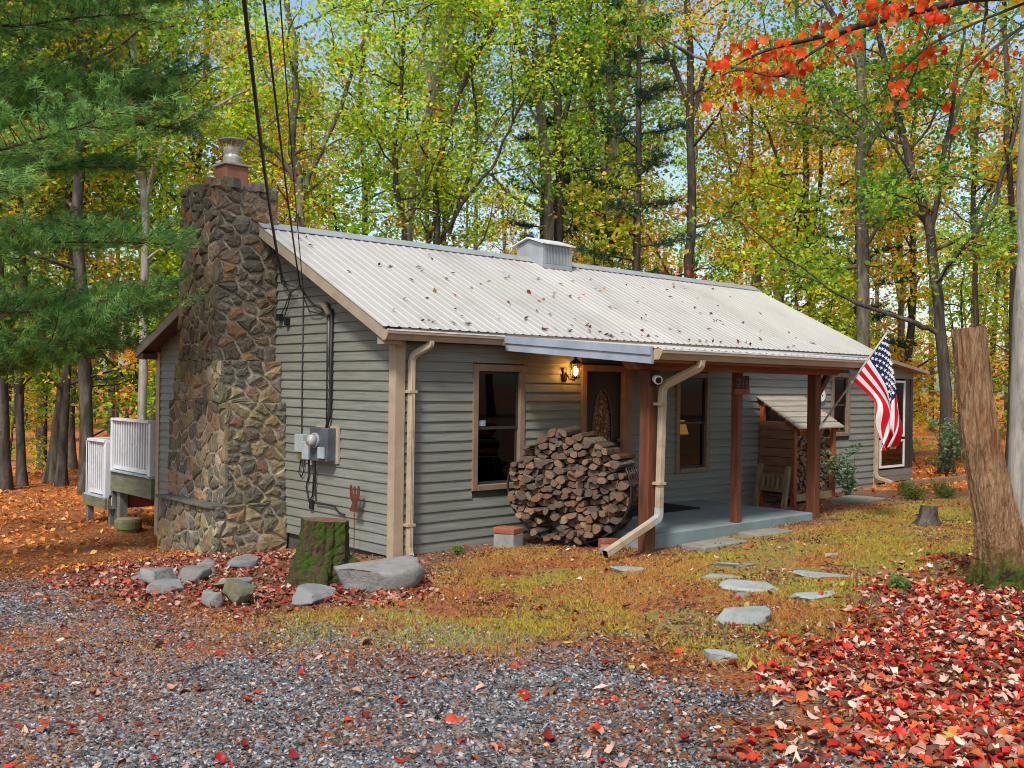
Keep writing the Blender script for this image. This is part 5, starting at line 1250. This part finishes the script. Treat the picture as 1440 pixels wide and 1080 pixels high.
for i in range(11):      # the woods across the yard, mirrored in the front windows
    a_ = R(-18-i*9.5); d_ = 19+5*rng.rand(); x, y = 3+d_*math.cos(a_), -3+d_*math.sin(a_)
    tree_thing('yard_tree', 'leafy tree across the yard mirrored in the front windows', 'tree', x, y, *protos[i % 5], None, 'trees across the yard', rz=rng.rand()*6.28, sc=1.0)
ns_ = 0
for tries in range(900):
    if ns_ >= 34: break
    d = 21+26*rng.rand(); u = -100+1640*rng.rand(); x, y = spot(u, d)
    if x < 13.2 and y < 9.0 and x > -1.0: continue
    if x < 3 and y < 13: continue
    if any(math.hypot(x-a, y-b) < .8 for a, b in placed): continue
    placed.append((x, y)); ns_ += 1; side = u < 260 or u > 1150
    k_ = rng.choice(([0, 1, 1, 3, 2] if u < 300 else [0, 2, 1, 1]) if side else [1, 3, 1, 0])
    tree_thing('sapling', 'thin leafy sapling growing between the forest trunks', 'sapling', x, y, *sap[k_], None, 'saplings under the trees', rz=rng.rand()*6.28, sc=.7+.7*rng.rand(), tint=tuple(1+(rng.rand(3)-.5)*.3))
# a red maple low behind the ridge
W_, L_ = make_tree(811, [[(0, 0, 0), (.1, 0, 1.5), (0, .1, 3.2), (.2, .1, 5.2)]], .06, [(3, (214,62,30)), (2, (226,96,40)), (1, (176,40,30))], 2.0, 14, 1.6, 3, 18, .16, .3, .32, 7)
x, y = spot(935, 27.5); tree_thing('red_maple', 'small bright red-orange maple glowing above the right half of the ridge', 'tree', x, y, npmesh('trunk', W_[0], W_[1], M_BARK_D, smooth=True), npmesh('crown', *L_[:2], M_LEAF, col=L_[2]), None)

# far woods, one mass
rng = np.random.RandomState(31); n = 17000
d = 56+28*rng.rand(n); u = -350+2150*rng.rand(n); X, Y = spot(u, d)
Z = 6.0*rng.rand(n)**1.3*(.55+.75*fbm(u*.02, d*.05, 3)); cl = fbm(u*.03+3, Z*.5+d*.1, 3)
keep = cl > .36; X, Y, Z, u = X[keep], Y[keep], Z[keep], u[keep]; cl = cl[keep]
warmth = np.clip((u-950)/800, 0, 1)+np.clip((250-u)/900, 0, 1)+np.clip((3.5-Z)/5, 0, .4)
A_ = pick(GREENS, len(X), rng); B_ = pick(YELLOW+ORANGE, len(X), rng); sel = rng.rand(len(X)) < warmth*.75
col = np.where(sel[:, None], B_, A_)*(.5+cl)[:, None]
LVf = leaf_cards(np.stack([X, Y, Z+gz0(X, Y)], -1), .42*(.6+.8*rng.rand(len(X))), col, rng)
T = Tubes()
for i in range(170):
    dd = 52+30*rng.rand(); uu = -350+2150*rng.rand(); x, y = spot(uu, dd); z = float(gz0(x, y)); h = 9+5*rng.rand()
    T.add([(x, y, z-.3), (x+rng.randn()*.2, y+rng.randn()*.2, z+h*.5), (x+rng.randn()*.5, y+rng.randn()*.5, z+h)], np.array([1, .8, .4])*(.1+.1*rng.rand()), 6)
TV, TF = T.get(); V = np.concatenate([LVf[0], TV]); F = np.concatenate([LVf[1], TF+len(LVf[0])])
fw_ = link('far_woods', npmesh('far_woods', V, F, [M_LEAF, M_BARK_D], col=np.concatenate([LVf[2], np.full((len(TV), 3), .05)]), mi=np.concatenate([np.zeros(len(LVf[1])), np.ones(len(TF))])))
fw_['kind'] = 'stuff'; fw_['label'] = 'far wood closing the view behind the nearer trees'; fw_['category'] = 'woods'

# near white pine at the left: boughs hang into the picture
def needles(Ct, Dr, L, w, m, col, rng, spreadang=.75):
    n = len(Ct); C_ = np.repeat(Ct, m, 0); D_ = unit(np.repeat(Dr, m, 0)+rng.randn(n*m, 3)*spreadang)
    S_ = unit(np.cross(D_, rng.randn(n*m, 3)))*w; Ln = L*(.6+.6*rng.rand(n*m, 1)); o = C_+rng.randn(n*m, 3)*.015
    V = np.stack([o-S_, o+S_, o+D_*Ln-[0, 0, .012]], 1).reshape(-1, 3); F = np.arange(3*n*m).reshape(-1, 3)
    return V, F, np.repeat(np.repeat(col, m, 0)*(.75+.5*rng.rand(n*m, 1)), 3, 0)
def pine(seed, h, r0, boughs, nl=.13, w=.0055, m=16, twigs=44, pal=((126,168,84), (96,144,74), (152,190,98), (108,150,88))):
    rng = np.random.RandomState(seed); T = Tubes(); T.add(np.array([(0, 0, 0), (0, 0, h*.3), (.05, 0, h*.6), (0, .05, h)]), [r0*1.3, r0, r0*.7, .03], 10)
    Ct, Dr = [], []
    for (z, az, L, up) in boughs:
        d = np.array([math.cos(az), math.sin(az), up]); B = curve((0, 0, z), d, L, rng, 8, .12, .015); T.add(B, np.linspace(.035, .008, 8), 6)
        for t in range(twigs):
            f = .22+.78*(t+rng.rand())/twigs; j = min(f, .99)*7; p = B[int(j)]*(1-j % 1)+B[int(j)+1]*(j % 1)
            ax = unit(B[-1]-B[0]); sd = np.cross(ax, [0, 0, 1]); s = 1 if t % 2 else -1
            dd = unit(ax*.75+sd*s*(.9+.3*rng.rand())+np.array([0, 0, .10+.12*rng.randn()]))
            Lt = L*(.30-.17*f)*(.7+.6*rng.rand())+.18; tw = curve(p, dd, Lt, rng, 4, .2, .05); T.add(tw, np.linspace(.008, .003, 4), 3)
            for q_ in range(int(5+Lt*9)):
                g_ = rng.rand()*2.98; pp = tw[int(g_)]*(1-g_ % 1)+tw[int(g_)+1]*(g_ % 1); Ct.append(pp+rng.randn(3)*.04); Dr.append(unit(dd+np.array([0, 0, .35])+rng.randn(3)*.35))
    Ct, Dr = np.array(Ct), np.array(Dr); pc = np.array([lin(*c) for c in pal]); zone = fbm(Ct[:, 0]*1.3, Ct[:, 2]*1.3+Ct[:, 1], 2)
    col = pc[rng.randint(len(pc), size=len(Ct))]*(.65+.7*zone)[:, None]
    brown = rng.rand(len(Ct)) < .06; col[brown] = lin(122, 92, 58)
    NV = needles(Ct, Dr, nl, w, m, col, rng)
    W_ = T.get(); return npmesh('trunk', W_[0], W_[1], M_BARK_D, smooth=True), npmesh('needles', NV[0], NV[1], M_NEEDLE, col=NV[2])
bo = []
rng = np.random.RandomState(12); base_az = math.atan2(hr[1], hr[0])
for i in range(28):
    z = 2.1+i*.345; bo.append((z, base_az+(rng.rand()-.5)*1.5+(.0 if i % 3 else .5), 3.0+1.2*rng.rand()-max(0, z-7.5)*.12, .05+.12*rng.rand()))
for i in range(9): bo.append((3.2+i*1.0, rng.rand()*6.28, 3.0+rng.rand(), .12))
PW, PL = pine(5, 13, .2, bo)
px_, py_ = spot(-175, 12.5); tree_thing('white_pine', 'large white pine whose soft green boughs hang in from the left', 'tree', px_, py_, PW, PL, None, crown='needles')
# slimmer pines among the trees
bo = [(2.5+i*.4, i*2.39+.2*(i % 3), 2.2-1.5*i/30, .08) for i in range(30)]
PW2, PL2 = pine(8, 15, .13, bo, .16, .009, 8, 13, ((48,84,58), (40,72,54), (62,98,66), (54,88,72)))
for i, (u, d, s, lab) in enumerate(((892, 27, .95, 'dark slender pine right of the roof vent'), (760, 29.5, .8, 'blue-green pine half hidden behind the close pair of trunks'), (1205, 31, .9, 'dark pine far behind the tall straight tree'), (60, 30, .95, 'dark pine in the woods at the far left'))):
    x, y = spot(u, d); tree_thing('pine_tree', lab, 'tree', x, y, PW2, PL2, None, rz=i*1.1, sc=s, crown='needles')

# pale trunk at the right edge
W_, L_ = make_tree(640, [[(0, 0, 0), (.0, 0, .5), (.02, .0, 2), (.06, 0, 4), (.1, 0, 7), (.12, .1, 11)]], .21, YELLOW, 5.2, 12, 2.6, 3, 14, .15, .5, .4, 18)
tree_thing('oak_tree', 'pale rough-barked trunk at the right edge of the yard', 'tree', 4.31, -5.32, npmesh('trunk', W_[0], W_[1], M_BARK_P, smooth=True), npmesh('crown', *L_[:2], M_LEAF, col=L_[2]), None)

# maple beside the camera whose branch of red leaves reaches in from above
mx_, my_ = -.35, -8.0; mz = gzs(mx_, my_)
mp = thing('maple_tree', 'maple whose twig of glowing red-orange leaves hangs in from the top right', 'tree', (mx_, my_, mz))
T = Tubes(); rng = np.random.RandomState(19)
T.add(np.array([(mx_, my_, mz-.05), (mx_+.02, my_, mz+1.5), (mx_, my_+.02, mz+3.2), (mx_+.1, my_, mz+5.5), (mx_, my_, mz+8)]), [.17, .12, .10, .07, .02], 12)
mains = [[(mx_, my_, mz+3.0), (-.72, -7.6, 4.15), (-1.69, -7.4, 3.98), (-1.97, -7.28, 3.90), (-2.3, -7.12, 3.78), (-2.61, -6.96, 3.66), (-2.83, -6.84, 3.58), (-2.98, -6.77, 3.49)],
         [(-2.45, -7.04, 3.72), (-2.66, -6.92, 3.56), (-2.75, -6.85, 3.47), (-2.88, -6.72, 3.5), (-2.95, -6.66, 3.47)],
         [(-1.4, -7.45, 4.02), (-1.85, -7.2, 3.78), (-2.05, -7.1, 3.60), (-2.2, -7.02, 3.42)], [(-1.1, -7.5, 4.08), (-1.45, -7.4, 3.85), (-1.6, -7.35, 3.66)], [(-1.2, -7.5, 4.05), (-1.62, -7.3, 3.7), (-1.78, -7.25, 3.42), (-1.8, -7.22, 3.2)], [(-1.9, -7.3, 3.92), (-2.2, -7.2, 3.95), (-2.5, -7.1, 3.88)]]
for i, P in enumerate(mains): T.add(resample(P, 3*len(P)), np.linspace(.034 if i == 0 else .008, .004 if i == 0 else .0025, 3*len(P)), 7)
for i in range(6):
    a = i*1.05; T.add(curve((mx_, my_, mz+4+i*.5), (math.cos(a), math.sin(a), .8), 2.2, rng, 5, .2), np.linspace(.04, .01, 5), 6)
W_ = T.get(); V = W_[0]-np.array([mx_, my_, mz]); link('trunk', npmesh('trunk', V, W_[1], M_BARK_D, smooth=True), mp)
# one leaf outline, folded along its rib
LO = [(0, 0), (.16, .10), (.36, .17), (.42, .40), (.30, .52), (.34, .72), (.14, .74), (0, 1.0)]
def leaf_shape(name, mat, curl=.25, fold=.16, seed=0):
    rs = np.random.RandomState(seed); vs = []; n = len(LO)
    for (x, y) in LO: vs.append((x*(1+.12*rs.randn()), y-.5, fold*x*2+curl*(y-.5)**2*1.6+.05*rs.randn()))
    for (x, y) in LO[1:-1]: vs.append((-x*(1+.12*rs.randn()), y-.5, fold*x*2+curl*(y-.5)**2*1.6+.05*rs.randn()))
    mid = [(0, y-.5, curl*(y-.5)**2*1.6) for (x, y) in LO[1:-1]]
    o = len(vs); vs += mid; fs = []
    Rr = [0]+list(range(1, n-1))+[n-1]; Ll = [0]+list(range(n, 2*n-2))+[n-1]; Mm = [0]+list(range(o, o+n-2))+[n-1]
    for i in range(n-1):
        for side, fl_ in ((Rr, 0), (Ll, 1)):
            f = [Mm[i], side[i], side[i+1], Mm[i+1]]; f = list(dict.fromkeys(f))
            if len(f) >= 3: fs.append(tuple(f if not fl_ else f[::-1]))
    me = bpy.data.meshes.new(name); me.from_pydata(vs, [], fs); me.materials.append(mat)
    me.polygons.foreach_set('use_smooth', [True]*len(fs)); me.update(); return me
def red_leaf():
    k = Nodes('maple_leaf_red'); c = k.ramp(k.rnd(), [(0, S(236,72,24)), (.3, S(244,104,32)), (.5, S(214,40,22)), (.68, S(248,140,44)), (.85, S(170,30,26)), (.95, S(244,166,62)), (1, S(96,34,28))])
    n = k.noise(k.coord(), 3, 5, .6); c = k.mix(k.ramp(n, [(.5, (0, 0, 0)), (.75, (.4, .4, .4))]), c, S(180,44,26))
    p = k.bsdf(c, .5, 0, .25); t = k.n('ShaderNodeBsdfTranslucent'); k.l(c, t.inputs[0]); mx = k.n('ShaderNodeMixShader'); mx.inputs[0].default_value = .55
    k.l(p.outputs[0], mx.inputs[1]); k.l(t.outputs[0], mx.inputs[2]); return k.fin(mx)
M_RL = red_leaf(); RLM = [leaf_shape('leaf', M_RL, .3*(i-1), .2, i) for i in range(4)]
for i in range(290):
    pi = rng.choice([0, 0, 0, 0, 1, 2, 3, 4, 5, 5]); P = resample(mains[pi], 30); t = (.42+.56*rng.rand()) if pi == 0 else .25+.75*rng.rand()
    if pi in (3, 4) and i % 2: continue
    p = P[int(t*29)]; o = link('leaf', RLM[rng.randint(4)], mp); s = .036+.034*rng.rand()
    drop = -.05+.2*rng.rand(); o.location = (p[0]-mx_+rng.randn()*.07, p[1]-my_+rng.randn()*.07, p[2]-mz-drop)
    o.rotation_euler = (R(65+50*rng.rand())*(-1 if rng.rand() < .5 else 1), rng.randn()*.5, rng.rand()*6.28); o.scale = (s, s, s)

# shrubs
def shrub(seed, h, w, nst, pal, leafs, per, sig):
    rng = np.random.RandomState(seed); T = Tubes(); Ct = []
    for i in range(nst):
        az = rng.rand()*6.28; C1 = curve((0, 0, -.02), (math.cos(az)*w/h, math.sin(az)*w/h, 1), h*(.6+.4*rng.rand()), rng, 6, .25, .05); T.add(C1, np.linspace(.014, .004, 6), 5)
        for b in range(5):
            q = C1[1+rng.randint(5)]; C2 = curve(q, (rng.randn(), rng.randn(), .6), w*.5*rng.rand()+.06, rng, 4, .3, .05); T.add(C2, np.linspace(.006, .002, 4), 3); Ct += [C2[-1], C2[2]]
        Ct.append(C1[-1])
    Ct = np.array(Ct); c = np.repeat(Ct, per, 0)+rng.randn(len(Ct)*per, 3)*sig; col = pick(pal, len(c), rng)
    LV = leaf_cards(c, leafs*(.6+.8*rng.rand(len(c))), col, rng, 1.2, .1, .45); W_ = T.get()
    return npmesh('stem', W_[0], W_[1], M_BARK_D), npmesh('foliage', *LV[:2], M_LEAF, col=LV[2])
LAU = [(3, (96,128,84)), (2, (128,158,110)), (2, (150,176,136)), (1.4, (74,104,66))]
def shrub_thing(label, x, y, sm, sc=1, rz=0, group=None): 
    o = thing('shrub', label, 'shrub', (x, y, gzs(x, y)-.01), group); o.scale = (sc,)*3; o.rotation_euler = (0, 0, rz); link('stem', sm[0], o); link('foliage', sm[1], o); return o
S1 = shrub(1, .98, .34, 8, LAU, .085, 7, .055); S2 = shrub(2, .42, .38, 8, [(3, (96,120,52)), (2, (124,140,60)), (1, (150,130,60))], .06, 7, .06); S3 = shrub(3, 1.5, .6, 8, LAU, .11, 8, .1)
shrub_thing('small laurel bush with glossy leaves before the siding near the flag', 8.55, -.95, S1, .85)
for i, (x, y, s, lab) in enumerate(((9.6, -1.4, .7, 'low leafy plant right of the laurel bush'), (10.2, -1.7, .6, 'low leafy plant near the long weathered timber'), (8.9, -1.9, .7, 'low leafy plant in front of the laurel bush'), (9.4, -2.2, .6, 'small green clump nearest the small grey stump'))): shrub_thing(lab, x, y, S2, s, i*1.2, 'low plants near the laurel')
shrub_thing('rounded laurel bush right of the sun room', 14.0, -.1, S3, .9); shrub_thing('grey-green laurel bush behind the dead trunk', 12.6, -3.1, S3, .75, 1.2); shrub_thing('laurel bush deeper in the woods at the right', 17.5, -1.2, S3, 1.0, 2.0)
S4 = shrub(4, .28, .15, 12, [(3, (128,158,84)), (2, (152,172,98))], .10, 2, .03)
shrub_thing('small green grass tuft by the foot of the dead trunk', 1.28, -5.45, S4, .55); shrub_thing('small sprig of weeds at the foot of the front wall', .62, -.42, S4, .4)

# ================================================================== GROUND COVER (stuff) AND FALLEN LEAVES
rng = np.random.RandomState(101)
def view_w(x, y):       # thin things out with distance from the camera
    d = np.hypot(x-CP[0], y-CP[1]); return np.clip(6.0/np.maximum(d, 3.5), 0, 1)**1.6
def clear(x, y): return (poly_sd(x, y, [(-.02, -.03), (11.3, -.03), (11.3, 6.8), (-.02, 6.8)]) < 0) & (poly_sd(x, y, [(2.15, -2.05), (5.75, -2.05), (5.75, 0), (2.15, 0)]) < 0) & (poly_sd(x, y, [(-1.05, 2.4), (0, 2.4), (0, 4.2), (-1.05, 4.2)]) < 0)
def inview(x, y, m=.06):
    dx, dy = x-CP[0], y-CP[1]; f = dx*hf[0]+dy*hf[1]; s = dx*hr[0]+dy*hr[1]; return (f > 3.2) & (np.abs(s/f) < .51+m)
def scatter(n, x0, x1, y0, y1, mask, tries=40):
    X, Y = [], []; got = 0
    for t in range(tries):
        x = x0+(x1-x0)*rng.rand(n); y = y0+(y1-y0)*rng.rand(n); k = (rng.rand(n) < mask(x, y)) & inview(x, y) & clear(x, y)
        X.append(x[k]); Y.append(y[k]); got += k.sum()
        if got >= n: break
    return np.concatenate(X)[:n], np.concatenate(Y)[:n]
def stuff(name, me, label, cat):
    o = link(name, me); o['kind'] = 'stuff'; o['label'] = label; o['category'] = cat; return o
# gravel chips
x, y = scatter(110000, -9, 0, -9, 4, lambda x, y: (m_gravel(x, y)*.97+.03)*view_w(x, y)*(1-.62*m_needle(x, y)))
n = len(x); base = np.array([(1, 0, 0), (.2, .9, .1), (-.8, .5, 0), (-.6, -.7, .1), (.4, -.8, 0), (.1, .05, .75)])
th_ = rng.rand(n)*6.28; sz = (.007+.011*rng.rand(n)**1.5); jit = 1+.35*rng.randn(n, 6, 1); B = base[None]*jit*[1, .8, .75]; B[..., 2] += .35*rng.randn(n, 1)*B[..., 0]
c_, s_ = np.cos(th_)[:, None], np.sin(th_)[:, None]
V = np.stack([B[..., 0]*c_-B[..., 1]*s_, B[..., 0]*s_+B[..., 1]*c_, B[..., 2]], -1)*sz[:, None, None]; V += np.stack([x, y, gz(x, y)+.004], -1)[:, None]
F = (np.array([(0, 1, 5), (1, 2, 5), (2, 3, 5), (3, 4, 5), (4, 0, 5)])[None]+np.arange(n)[:, None, None]*6).reshape(-1, 3)
gc = pick([(3, (98,98,101)), (3, (74,75,78)), (2, (124,125,128)), (1, (160,159,157)), (1.6, (50,50,52)), (1.3, (122,98,80))], n, rng, .12)
def attr_mat(name, rough=.85, spec=.2):
    k = Nodes(name); return k.fin(k.bsdf(k.n('ShaderNodeAttribute', attribute_name='col').outputs['Color'], rough, 0, spec))
M_CHIP = attr_mat('gravel_chip')
stuff('gravel', npmesh('gravel', V.reshape(-1, 3), F, M_CHIP, col=np.repeat(gc, 6, 0)), 'blue-grey crushed gravel of the driveway', 'gravel')
# blades: moss and grass, dry needles
def blades(x, y, L, w, col, up):
    n = len(x); d = unit(np.stack([rng.randn(n), rng.randn(n), np.full(n, up)*(.5+rng.rand(n))], -1)); s = unit(np.cross(d, rng.randn(n, 3)))*w
    o = np.stack([x, y, gz(x, y)-.002], -1); Ln = (L*(.5+rng.rand(n)))[:, None]
    V = np.stack([o-s, o+s, o+d*Ln], 1).reshape(-1, 3); return V, np.arange(3*n).reshape(-1, 3), np.repeat(col, 3, 0)
x, y = scatter(110000, -3.5, 10.5, -6.5, .2, lambda x, y: m_moss(x, y)*smooth(.32, .55, fbm(x*1.4+11, y*1.4, 4))*view_w(x, y)*1.4)
zone = fbm(x*.8+60, y*.8, 3); A_ = pick([(3, (158,150,48)), (3, (138,140,46)), (2, (170,156,66)), (1.6, (112,126,46))], len(x), rng); B_ = pick([(3, (168,116,54)), (2, (150,98,52)), (1.5, (180,140,80))], len(x), rng)
col = np.where((rng.rand(len(x)) < .15+.85*smooth(.38, .60, zone))[:, None], B_, A_); b = blades(x, y, .042, .0026, col, 1.1)
stuff('moss_and_grass', npmesh('moss_and_grass', *b[:2], M_CHIP, col=b[2]), 'olive moss and thin grass covering the yard', 'moss')
x, y = scatter(90000, -10, 8, -8, 16, lambda x, y: np.clip(m_needle(x, y)*(1-.45*m_leaf(x, y)), 0, 1)*np.maximum(view_w(x, y), .22))
lft = smooth(1.5, 3.5, y)[:, None]; col = (1+.45*lft)*pick([(3, (164,94,46)), (2, (140,76,38)), (2, (184,122,66)), (1.4, (110,64,38)), (.8, (168,140,96))], len(x), rng); dd = np.hypot(x-CP[0], y-CP[1])
b = blades(x, y, .055, .0016*np.maximum(1, dd/7)[:, None], col, .28)
stuff('pine_needles', npmesh('pine_needles', *b[:2], M_CHIP, col=b[2]), 'rusty orange fallen pine needles lying in drifts', 'needles')
# twigs
T = Tubes(); x, y = scatter(260, -6, 7, -7.5, 3, lambda x, y: .9*np.ones_like(x)*np.maximum(view_w(x, y), .3))
for a_, b_ in zip(x, y):
    L = .06+.22*rng.rand()**2; t = rng.rand()*6.28; z = gzs(a_, b_); P = np.array([(a_+L*(s-.5)*math.cos(t)+rng.randn()*.01, b_+L*(s-.5)*math.sin(t)+rng.randn()*.01, z+.012+.01*rng.rand()) for s in (0, .35, .7, 1)]); T.add(P, np.linspace(.005, .002, 4), 4)
W_ = T.get(); stuff('fallen_twigs', npmesh('fallen_twigs', W_[0], W_[1], M_BARK_D), 'thin dark twigs scattered over the yard', 'twigs')
# crumbs of bark, leaf and soil
x, y = scatter(42000, -8, 9, -8.5, 3.5, lambda x, y: (.25+.75*smooth(.45, .62, fbm(x*1.5+21, y*1.5+4, 4)))*np.maximum(view_w(x, y), .3)*(1-.72*m_gravel(x, y)*smooth(-1.5, -3.5, y)))
n = len(x); sz = .008+.018*rng.rand(n)**2; col = pick([(3, (112,72,48)), (3, (78,52,40)), (2, (150,100,66)), (1.5, (176,136,104)), (1, (60,46,40)), (.7, (150,60,40))], n, rng)
lv = leaf_cards(np.stack([x, y, gz(x, y)+.012], -1), sz*1.7, col, rng, 1.6, .1, .7); stuff('ground_debris', npmesh('ground_debris', *lv[:2], M_CHIP, col=lv[2]), 'brown crumbs of leaf, bark and soil over yard and gravel', 'debris')
# drifts of needles over the left of the gravel
x, y = scatter(60000, -9, 0, -8, 3.5, lambda x, y: m_gravel(x, y)*smooth(.44, .58, fbm(x*1.6+31, y*1.6+9, 4))*smooth(-5.2, -2.4, y-.15*(x+4))*np.maximum(view_w(x, y), .35))
col = pick([(3, (176,102,50)), (2, (150,84,42)), (2, (192,130,74)), (1.2, (112,68,42))], len(x), rng); b = blades(x, y, .05, .0022, col, .22)
stuff('needle_drifts', npmesh('needle_drifts', *b[:2], M_CHIP, col=b[2]), 'orange pine needle drifts lying over the gravel', 'needles')
# fallen leaves
REDS = [(2.2, (164,34,24)), (2.2, (190,62,32)), (1.5, (200,160,142)), (2.0, (176,126,106)), (1.6, (116,38,28)), (1.6, (186,94,46)), (.6, (208,186,168)), (2.6, (128,82,60)), (1.6, (94,60,46)), (.3, (160,148,64))]
def lmask(x, y): return np.clip(m_leaf(x, y)*.95+.018, 0, 1)
def leaves_np(x, y, s, col, tilt=.38, zoff=.006):
    n = len(x); rs_ = rng
    half = np.array([(.0, 0), (.17, .14), (.27, .36), (.25, .60), (.13, .84), (0, 1.0)]); 
    pts = [(p[0], p[1]-.5, 0) for p in half]+[(-p[0], p[1]-.5, 0) for p in half[1:-1]]+[(0, p[1]-.5, 0) for p in half[1:-1]]
    B = np.array(pts)[None].repeat(n, 0); k = rs_.rand(n, 1); fold = .25+.55*rs_.rand(n, 1); curl = .9*rs_.randn(n, 1)
    B[..., 0] *= (.8+.5*k); B[..., 2] = fold*np.abs(B[..., 0])+curl*B[..., 1]**2+.04*rs_.randn(n, B.shape[1])
    B[..., 2] *= np.where(rs_.rand(n, 1) < .5, 1, -1)
    az = rs_.rand(n)*6.28; Z = unit(np.stack([rs_.randn(n)*tilt, rs_.randn(n)*tilt, np.ones(n)], -1)); X = unit(np.cross(np.stack([np.cos(az), np.sin(az), np.zeros(n)], -1), Z)); Y = np.cross(Z, X)
    V = (B[..., 0:1]*X[:, None]+B[..., 1:2]*Y[:, None]+B[..., 2:3]*Z[:, None])*s[:, None, None]
    V[..., 2] -= np.minimum(V[..., 2].min(1, keepdims=True)+.35*s[:, None], 0); 
    V += np.stack([x, y, gz(x, y)+zoff+.02*rs_.rand(n)], -1)[:, None]
    f = []
    R_ = [0, 1, 2, 3, 4, 5]; L_ = [0, 6, 7, 8, 9, 5]; M_ = [0, 10, 11, 12, 13, 5]
    for i in range(1, 4): f += [(M_[i], R_[i], R_[i+1], M_[i+1]), (L_[i], M_[i], M_[i+1], L_[i+1])]
    f += [(0, 1, 10, 10), (0, 10, 6, 6), (13, 4, 5, 5), (9, 13, 5, 5)]
    tri = []
    for q_ in f: tri += ([(q_[0], q_[1], q_[2]), (q_[0], q_[2], q_[3])] if q_[2] != q_[3] else [q_[:3]])
    F = (np.array(tri)[None]+np.arange(n)[:, None, None]*14).reshape(-1, 3)
    return V.reshape(-1, 3), F, np.repeat(col, 14, 0)
x, y = scatter(12000, -6.5, 9, -8.2, 5, lambda x, y: lmask(x, y)*np.maximum(view_w(x, y), .4)*(.25+.75*smooth(.36, .56, fbm(x*2.2+3, y*2.2+8, 3))))
sz = .042+.052*rng.rand(len(x)); near2 = poly_sd(x, y, P_LEAF2) > -.6
col = pick(REDS, len(x), rng, .12); col[near2] = pick([(2, (176,136,120)), (2.4, (150,98,80)), (2, (140,44,32)), (2.4, (118,70,54)), (.6, (206,178,162)), (1, (168,78,42)), (1.6, (88,54,42))], near2.sum(), rng, .12)
far_ = (y > 2.5); col[far_] = pick(ORANGE, far_.sum(), rng)
lv = leaves_np(x, y, sz, col); stuff('leaf_litter', npmesh('leaf_litter', *lv[:2], M_LITTER, col=lv[2]), 'carpet of red, pink and tan fallen leaves', 'leaves')
# forest-floor leaves behind, larger cards
x, y = scatter(19000, -12, 26, -7, 24, lambda x, y: (np.clip(smooth(6, 9, y)+smooth(9.5, 11, x)+.6*(x < -.8)*(y > 4.2), 0, 1))*1.0)
col = pick([(3, (208,122,52)), (2, (182,98,46)), (2, (216,160,96)), (.7, (160,62,38)), (.8, (140,90,56))], len(x), rng)
lv = leaf_cards(np.stack([x, y, gz(x, y)+.03], -1), .065+.06*rng.rand(len(x)), col, rng, 2.2, 0.0); stuff('forest_floor_leaves', npmesh('forest_floor_leaves', *lv[:2], M_LITTER, col=lv[2]), 'brown and orange leaves covering the forest floor', 'leaves')
# leaves on the roof
n = 130; x = EX0+.2+rng.rand(n)**1.3*9.5; y = -.1+2.7*rng.rand(n)**1.15; k = rng.rand(n) < .22; y[k] = -.08+.12*rng.rand(k.sum())
col = pick([(3, (120,62,42)), (2, (96,56,40)), (1, (160,74,44)), (2, (110,92,74))], n, rng)
lv = leaf_cards(np.stack([x, y, RZ-SF*(RY-y)+.03], -1), .05+.05*rng.rand(n), col, rng, 3.5, 0.0); stuff('roof_leaves', npmesh('roof_leaves', *lv[:2], M_LITTER, col=lv[2]), 'small brown leaves scattered over the pale metal roof', 'leaves')
# the largest leaves near the camera, one by one
def lm_single(name, c1, c2):
    k = Nodes(name); c = k.mix(k.rnd(), c1, c2); n = k.noise(k.coord(), 4, 5, .6); c = k.mix(k.ramp(n, [(.5, (0, 0, 0)), (.8, (.4, .4, .4))]), c, S(96,40,30)); return k.fin(k.bsdf(c, .55, 0, .3))
KINDS = [('bright red', S(176,28,24), S(196,52,30), 'red'), ('pale pinkish', S(180,134,116), S(202,170,152), 'pale'), ('dark red', S(128,26,26), S(156,34,30), 'dark red'), ('rusty orange', S(206,92,40), S(222,120,56), 'orange')]
KM = [[leaf_shape('fallen_leaf', lm_single('fallen_'+kk[3], kk[1], kk[2]), c, .22, 30+i) for i, c in enumerate((.5, -.4, .2))] for kk in KINDS]
x, y = scatter(290, -6, 1.5, -8, -4.2, lambda x, y: np.clip(m_leaf(x, y)+.03, 0, 1)*view_w(x, y)**2)
for a_, b_ in zip(x, y):
    ki = rng.choice(4, p=[.34, .32, .2, .14]); kk = KINDS[ki]; o = link('fallen_leaf', KM[ki][rng.randint(3)]); s = .06+.035*rng.rand()
    o.location = (a_, b_, gzs(a_, b_)+.03); o.rotation_euler = (rng.randn()*.3, rng.randn()*.3, rng.rand()*6.28); o.scale = (s*.8, s, s)
    tag(o, '%s fallen leaf lying loose on top of the leaf carpet' % kk[0], 'leaf', '%s leaves on the ground' % kk[3])
